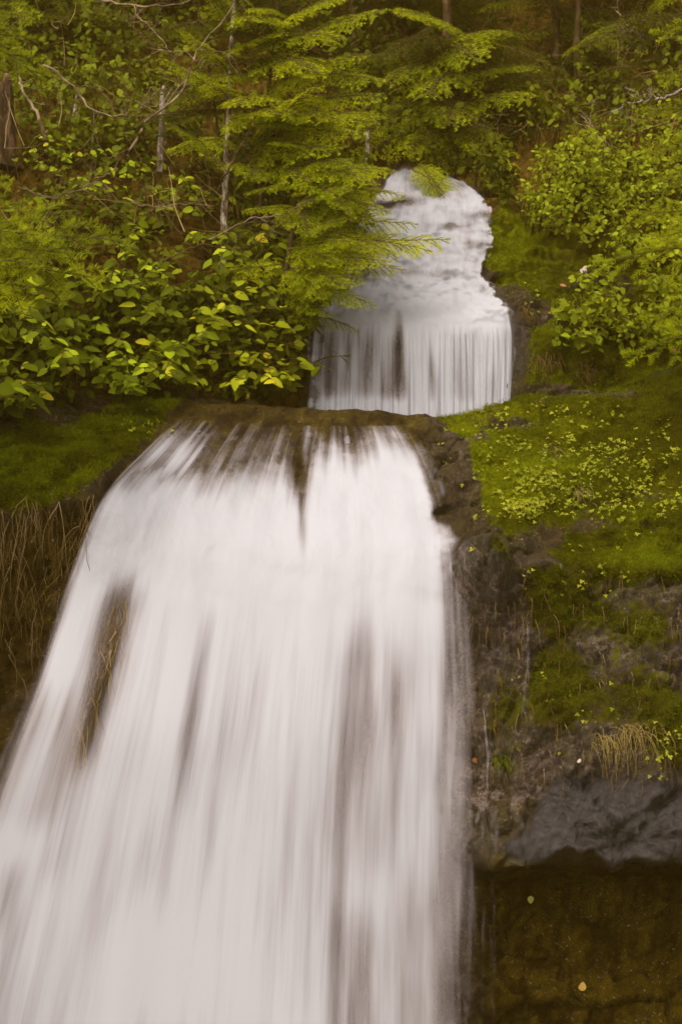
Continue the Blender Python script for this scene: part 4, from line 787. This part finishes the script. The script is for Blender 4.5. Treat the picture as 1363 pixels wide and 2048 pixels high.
def snag(label, px, py0, py1, Y, wpx, seed, name='broken_snag', mat='snag', cat='snag', lean=0):
    Y = hitY(px, py0) - 0.42; py0 = py0 + 45
    rg = np.random.default_rng(seed); nrow, ns = (14, 14) if wpx < 60 else (40, 60); r = wpx * Y / F / 2; base = P(px, py0, Y); top = P(px + lean, py1, Y); vv = []
    ph = rg.uniform(0, 6.28, 3)
    for i in range(nrow):
        t = i / (nrow - 1)
        for j in range(ns):
            a = j * 2 * math.pi / ns; rr = r * (1.25 - 0.35 * t) * (1 + 0.16 * math.sin(3 * a + ph[0]) + 0.10 * math.sin(5 * a + ph[1] + 2 * t) + (0.07 * math.sin(17 * a + 3 * math.sin(4 * t)) if ns > 20 else 0) + rg.normal(0, .05))
            tt = t * (1 - 0.22 * max(0, math.sin(2 * a + ph[2]) * 0.6 + rg.normal(0, .3)) * (t > 0.75)); c = base.lerp(top, tt); vv.append((c.x + rr * math.cos(a), c.y + rr * math.sin(a), c.z))
    vv.append(tuple(base.lerp(top, 0.86))); ix = np.arange(nrow * ns).reshape(nrow, ns); q = np.stack([ix[:-1], np.roll(ix[:-1], -1, 1), np.roll(ix[1:], -1, 1), ix[1:]], -1).reshape(-1, 4)
    tri = np.array([[ix[-1, j], ix[-1, (j + 1) % ns], nrow * ns] for j in range(ns)]); Vv = np.array(vv)
    o = link(name, mesh_np(name, Vv - np.array(base), [q, tri], [M[mat]], smoothf=False)); o.location = base
    return tag(o, label, cat)
snag('bleached broken snag standing among the shrubs', 320, 300, 172, 6.6, 11, 1, lean=7)
snag('small pale splintered stub left of the bleached snag', 150, 200, 180, 6.7, 10, 2, lean=8)
snag('rotten reddish-brown stump at the frame edge under the fir bough', 4, 290, 150, 6.9, 44, 3, 'rotten_stump', 'rotten', 'stump')
snag('thin white stub beside the head of the falls', 735, 305, 262, 7.6, 7, 4)

# ------------------------------------------------------------------ moss, ground cover, grass, roots, leaves
vis = (tpx > -60) & (tpx < 1430) & (tpy > 380) & (tpy < 1720)
mm = np.clip(moss - 0.12 * cliff, 0, 1.1) * vis * (1 - soil); wgt = np.where(mm > 0.4, mm, 0) * (tY / 5.5) ** 2
wgt *= np.where(rowi < 9, 1.0, 0.7); wgt /= wgt.sum()
NB = 170000; ids = RNG.choice(len(V), NB, p=wgt); jit = RNG.normal(0, 0.009, (NB, 3)); bp_ = V[ids] + jit * np.array([1, .4, .6])
# surface normals on the grid
G3 = V.reshape(NC, NR, 3); nn_ = np.cross(np.gradient(G3, axis=0), np.gradient(G3, axis=1)); nn_ /= np.linalg.norm(nn_, axis=2)[..., None] + 1e-9
nn_ = nn_.reshape(-1, 3); nn_[nn_[:, 1] > 0] *= -1; bn = nn_[ids]
dirs = bn + RNG.normal(0, 0.55, (NB, 3)) + np.array([0, 0, -0.12]); dirs /= np.linalg.norm(dirs, axis=1)[:, None]
bl = RNG.uniform(0.006, 0.017, NB)[:, None]; sd = np.cross(dirs, RNG.normal(size=(NB, 3))); sd /= np.linalg.norm(sd, axis=1)[:, None]; sd *= 0.0013
tri = np.stack([bp_ - sd - bn * .004, bp_ + sd - bn * .004, bp_ + dirs * bl], 1).reshape(-1, 3)
cl = fbm(bp_ * 6, 3); cb = fbm(bp_ * 1.8 + 4, 2); tint = np.clip(0.40 + 0.55 * cl + 0.35 * cb + RNG.normal(0, .12, NB) + 0.55 * (lush[ids] - 0.35), 0, 1)
tag(link('moss', mesh_np('moss', tri, np.arange(NB * 3).reshape(-1, 3), [M['moss']], dict(tint=np.repeat(tint, 3)))), 'soft green moss carpeting the rock slopes', 'moss', None, 'stuff')

def scatter_px(n, blobs, seed):
    rg = np.random.default_rng(seed); out = []
    for (cx, cy, rx, ry, wgt_) in blobs:
        for _ in range(int(n * wgt_)): out.append((rg.normal(cx, rx), rg.normal(cy, ry)))
    return out
TRI = leaf_template(0.40, 0.05, 0.05, (0, .4, .8, 1.0)); pos, d, n, sc, tt = [], [], [], [], []
rg = np.random.default_rng(77)
for px, py in scatter_px(1300, [(1080,960,50,28,.22),(1230,940,60,40,.16),(1130,920,90,50,.14),(1050,1015,40,10,.12),(1230,1010,70,22,.08),(1180,1140,80,40,.03),(1000,870,50,25,.07),(1320,960,50,60,.05),(1060,825,90,8,.05),(300,845,25,20,.02),(1150,1450,80,60,.015),(1340,1500,20,40,.03),(1120,600,60,40,.03)], 5):
    if fbm(np.array([[px * 0.022, py * 0.035, 2.0]]), 3)[0] < 0.0 and rg.uniform() < 0.85: continue
    h, nr = hit(px, py); c0 = np.array(h) + np.array(nr) * 0.014
    for _ in range(rg.integers(1, 5)):
        c = c0 + rg.normal(0, 0.012, 3); a0 = rg.uniform(0, 6.28); t0 = rg.uniform(0, 1); s0 = rg.uniform(0.004, 0.011); up = unit(np.array(nr) * 0.5 + np.array([0, -0.4, 0.7]) + rg.normal(0, .3, 3)); e1 = unit(np.cross(up, (1, 0, 0.1))); e2 = np.cross(up, e1)
        for j in range(3):
            a = a0 + j * 2.094; pos.append(c); d.append(e1 * math.cos(a) + e2 * math.sin(a)); n.append(up); sc.append(s0); tt.append(t0)
tag(mass('clover_foliage', M['clover'], TRI, pos, d, n, np.array(sc), np.array(tt)), 'tiny yellow-green clover-like leaves dotted over the moss slope', 'ground cover', None, 'stuff')

def tuft(label, px, py, wpx, n, length, hang, mat='straw', seed=0, lo=0, hi=1, up=0.5):
    rg = np.random.default_rng(seed + 60); base = hit(px, py)[0]; lines, tn2 = [], []
    for k in range(n):
        h, nr = hit(px + np.clip(rg.normal(0, wpx / 4), -wpx / 2, wpx / 2), py + rg.normal(0, 9)); q = np.array(h); l = length * rg.uniform(0.25, 1.1)
        d = unit((rg.normal(0, 0.25), -0.6, up)); c = [q]
        for j in range(7): d = unit(d + np.array([rg.normal(0, .06), 0.04, -hang])); c.append(c[-1] + d * l / 7)
        lines.append((np.array(c), np.linspace(0.0013, 0.0004, 8))); tn2.append(np.full(24, rg.uniform(lo, hi)))
    Vg, Fg = tubes(lines, 3); o = link('grass_tuft', mesh_np('grass_tuft', Vg - np.array(base), Fg, [M[mat]], dict(tint=np.concatenate(tn2)))); o.location = base
    return tag(o, label, 'grass', 'grass tufts on the rock')
tuft('dry straw-coloured grass tuft hanging over the wet overhang', 1265, 1462, 120, 60, 0.24, 0.40, seed=1, lo=.1)
tuft('thin greenish grass tuft left of the dry straw tuft', 1205, 1480, 60, 34, 0.15, 0.40, seed=2, lo=0, hi=.7)
tuft('short grass tuft on the moss slope among the clover leaves', 1110, 905, 40, 60, 0.055, 0.25, seed=3, lo=.1, hi=.9)
tuft('dry brown grass tuft low on the moss slope', 1160, 985, 50, 55, 0.06, 0.35, seed=4, lo=.4)
tuft('grass tuft on the ledge rim in front of the upper fall', 965, 822, 60, 70, 0.045, 0.2, seed=5, lo=0, hi=.8)
tuft('green grass tuft beside the thin rivulet', 1000, 1525, 50, 50, 0.09, 0.35, 'moss', 6, .4, 1)
tuft('reddish dead grass tuft beside the edge of the upper fall', 1048, 625, 34, 50, 0.09, 0.4, 'root', 7, .1, .8)
tuft('hanging brown grass tuft under the notch plant', 1085, 720, 60, 60, 0.14, 0.45, 'root', 8, .1, .8)
tuft('short dry grass tuft below the low leafy patch', 1170, 745, 50, 60, 0.07, 0.4, 'root', 9, .1, .7)

rg = np.random.default_rng(11); lines, tn2 = [], []
for k in range(720):
    gap = k >= 400
    if not gap:
        px = rg.uniform(-60, 200); py = rg.normal(1010, 22) + rg.uniform(0, 1) ** 2.2 * 330; px -= max(0, py - 1040) * 0.32; l = rg.uniform(0.04, 0.26) * (1 if rg.uniform() < .7 else 1.5)
        if fbm(np.array([[px * 0.03, py * 0.006, 4.0]]), 2)[0] < -0.15: continue
    else: py = rg.uniform(1160, 1480); px = 262 - 0.27 * (py - 1130) + rg.normal(0, 17); l = rg.uniform(0.10, 0.32)
    h, nr = hit(px, py); q = np.array(h) + np.array([0, -0.012 - (0.085 if gap else 0), 0]); 
    if gap: q[1] = 5.36 - 0.16 * float(smooth(1120, 1500, py)) + 0.035
    d = unit((rg.normal(0, .3) - (0.2 if gap else 0.08), -0.5 if not gap else -0.1, -0.7)); c = [q]; wig = rg.uniform(0.08, 0.30) * (0.4 if gap else 1)
    for j in range(9): d = unit(d + np.array([rg.normal(0, wig) - (0.03 if gap else 0.015), (0.08 if not gap else -0.03) + rg.normal(0, .05 if not gap else .01), -0.28])); c.append(c[-1] + d * l / 9)
    lines.append((np.array(c), np.linspace(0.0010, 0.0004, 10) * rg.uniform(.4, 1.5) * (1.8 if gap else 1))); tn2.append(np.full(30, np.clip(rg.uniform(0, 1) ** 1.3 + (0.15 if gap else 0), 0, 1)))
    if rg.uniform() < 0.35:
        d = unit(d + rg.normal(0, .6, 3)); i = rg.integers(2, 8); c2 = [c[i]]
        for j in range(9): d = unit(d + np.array([rg.normal(0, wig), rg.normal(0, .05), -0.2])); c2.append(c2[-1] + d * l * 0.05)
        lines.append((np.array(c2), np.linspace(0.0011, 0.0004, 10))); tn2.append(tn2[-1])
for k in range(520):
    px, py = rg.uniform(935, 1375), rg.uniform(1120, 1560)
    if fbm(np.array([[px * 0.02, py * 0.02, 9.0]]), 2)[0] < 0.02: continue
    h, nr = hit(px, py); d = unit((rg.normal(0, .25), -0.5, -0.5)); c = [np.array(h)]; l = rg.uniform(0.03, 0.12)
    for j in range(9): d = unit(d + np.array([rg.normal(0, .15), 0.06, -0.25])); c.append(c[-1] + d * l / 9)
    lines.append((np.array(c), np.linspace(0.0011, 0.0004, 10) * rg.uniform(.5, 1.4))); tn2.append(np.full(30, rg.uniform(0, 0.9)))
Vg, Fg = tubes(lines, 3); tag(link('hanging_roots', mesh_np('hanging_roots', Vg, Fg, [M['root']], dict(tint=np.concatenate(tn2)))), 'tan roots and dead fibres hanging on the rock at both sides of the lower fall', 'roots', None, 'stuff')

# forest litter and needles of brushwood on the bank below the conifers
lines, tn2 = [], []
for k in range(1000):
    px, py = (rg.uniform(-40, 700), rg.uniform(-20, 560)) if k < 450 else (rg.uniform(900, 1420), rg.uniform(-20, 330))
    h, nr = hit(px, py); q = np.array(h) + np.array([0, -rg.uniform(0.05, 0.5), 0.1]); l = rg.uniform(0.08, 0.35); d = unit(rg.normal(0, 1, 3) * (1, .5, 1) + (0, 0, .3)); c = [q]
    for j in range(5): d = unit(d + rg.normal(0, .16, 3)); c.append(c[-1] + d * l / 5)
    lines.append((np.array(c), np.linspace(0.0022, 0.0007, 6) * rg.uniform(.5, 1.4))); tn2.append(np.full(18, rg.uniform(0, 1) ** 1.8))
Vg, Fg = tubes(lines, 3); tag(link('brushwood_undergrowth', mesh_np('brushwood', Vg, Fg, [M['root']], dict(tint=np.concatenate(tn2)))), 'thin brown brushwood twigs filling the bank under the trees', 'brushwood', None, 'stuff')

LD = [leaf_template(0.42, 0.05, 0.12), leaf_template(0.36, -0.04, -0.1)]
LDM = []
for k, c in enumerate([(0.36, 0.22, 0.03), (0.36, 0.29, 0.22), (0.30, 0.11, 0.03), (0.28, 0.10, 0.03), (0.24, 0.21, 0.02)]):
    s_ = NT('fallen_leaf'); nzv = s_.noise(s_.n('TexCoord').outputs['Object'], 4, 4); s_.l(s_.mix(s_.maprange(nzv, .4, .65), c, tuple(x * 0.6 for x in c)), s_.b.inputs['Base Color']); s_.b.inputs['Roughness'].default_value = 0.6
    LDM.append(s_.m)
for k, (lb, px, py, c, sz) in enumerate([('yellow fallen leaf stuck to the dark wall under the overhang', 1160, 1978, 0, 0.036), ('pale fallen leaf on the mossy bank above the notch plant', 1160, 548, 1, 0.045),
        ('pale fallen leaf lying among the notch plant', 1155, 665, 1, 0.036), ('orange fallen leaf below the rounded small-leaved bush', 1118, 572, 3, 0.034), ('orange fallen leaf among the drooping fir boughs', 1308, 518, 3, 0.034),
        ('reddish fallen leaf in the shrubs at the frame edge', 88, 715, 3, 0.05), ('orange fallen leaf beside the lower fall near the thin rivulet', 948, 1512, 2, 0.026), ('pale fallen leaf above the greenish grass tuft', 1165, 1520, 1, 0.02),
        ('yellow leaf hanging on the dark wall below the overhang lip', 1057, 1790, 4, 0.03), ('orange fallen leaf on the moss at the frame edge', 1350, 700, 3, 0.03), ('brown curled leaf on the bank above the pale leaf', 1225, 490, 2, 0.05)]):
    h, nr = hit(px, py); o = link('fallen_leaf', mesh_np('fallen_leaf', *LD[k % 2], [LDM[c]])); nv = np.array(unit(np.array(nr) + np.array([0, -0.6, 0.2]))); dd = unit(np.random.default_rng(k).normal(0, 1, 3)); dd = unit(dd - nv * dd.dot(nv))
    if c == 4: dd = unit(np.array([0.1, -0.2, -1.0])); nv = unit(np.array([0.2, -1, 0.1]))
    o.matrix_basis = mat4(dd, nv, np.array(h) + nv * 0.012, sz); tag(o, lb, 'leaf', 'fallen leaves')

# loose stone on the rim
bm_v = []; rg = np.random.default_rng(21); ang = np.linspace(0, 2 * np.pi, 9)[:-1]; c = hit(908, 822)[0]
for zz, rr in ((-0.012, 1.0), (0.006, 1.05), (0.020, 0.92), (0.027, 0.6)):
    for a in ang: bm_v.append((0.034 * rr * math.cos(a) * (1 + rg.normal(0, .1)) + (0.006 if math.cos(a) > 0 else 0), 0.026 * rr * math.sin(a) * (1 + rg.normal(0, .1)), zz + rg.normal(0, .003) - 0.008 * math.cos(a) * (zz > 0)))
ix = np.arange(32).reshape(4, 8); q = np.stack([ix[:-1], np.roll(ix[:-1], -1, 1), np.roll(ix[1:], -1, 1), ix[1:]], -1).reshape(-1, 4); bm_v.append((0, 0, 0.027))
o = link('loose_stone', mesh_np('loose_stone', np.array(bm_v), [q, np.array([[24 + j, 24 + (j + 1) % 8, 32] for j in range(8)])], [M['stone']], smoothf=False)); o.location = c
tag(o, 'small reddish-brown stone resting on the ledge rim before the upper fall', 'stone')

# ------------------------------------------------------------------ added warm haze that lifts and tones the shadows
hx = np.array([(x, y, z) for x in (-9, 9) for y in (-2.5, 15.5) for z in (-1.0, 11.5)], float)
hf = np.array([[0, 1, 3, 2], [4, 6, 7, 5], [0, 4, 5, 1], [2, 3, 7, 6], [0, 2, 6, 4], [1, 5, 7, 3]])
s_ = NT('shadow_tone_haze'); s_.t.nodes.remove(s_.b); pv = s_.n('VolumePrincipled'); pv.inputs['Color'].default_value = (1.0, 0.66, 0.14, 1); pv.inputs['Density'].default_value = HAZE
s_.l(pv.outputs[0], s_.out.inputs['Volume'])
tag(link('haze', mesh_np('haze', hx, hf, [s_.m], smoothf=False)), 'thin warm haze added around the falls to lift the shadows', 'haze', None, 'stuff')
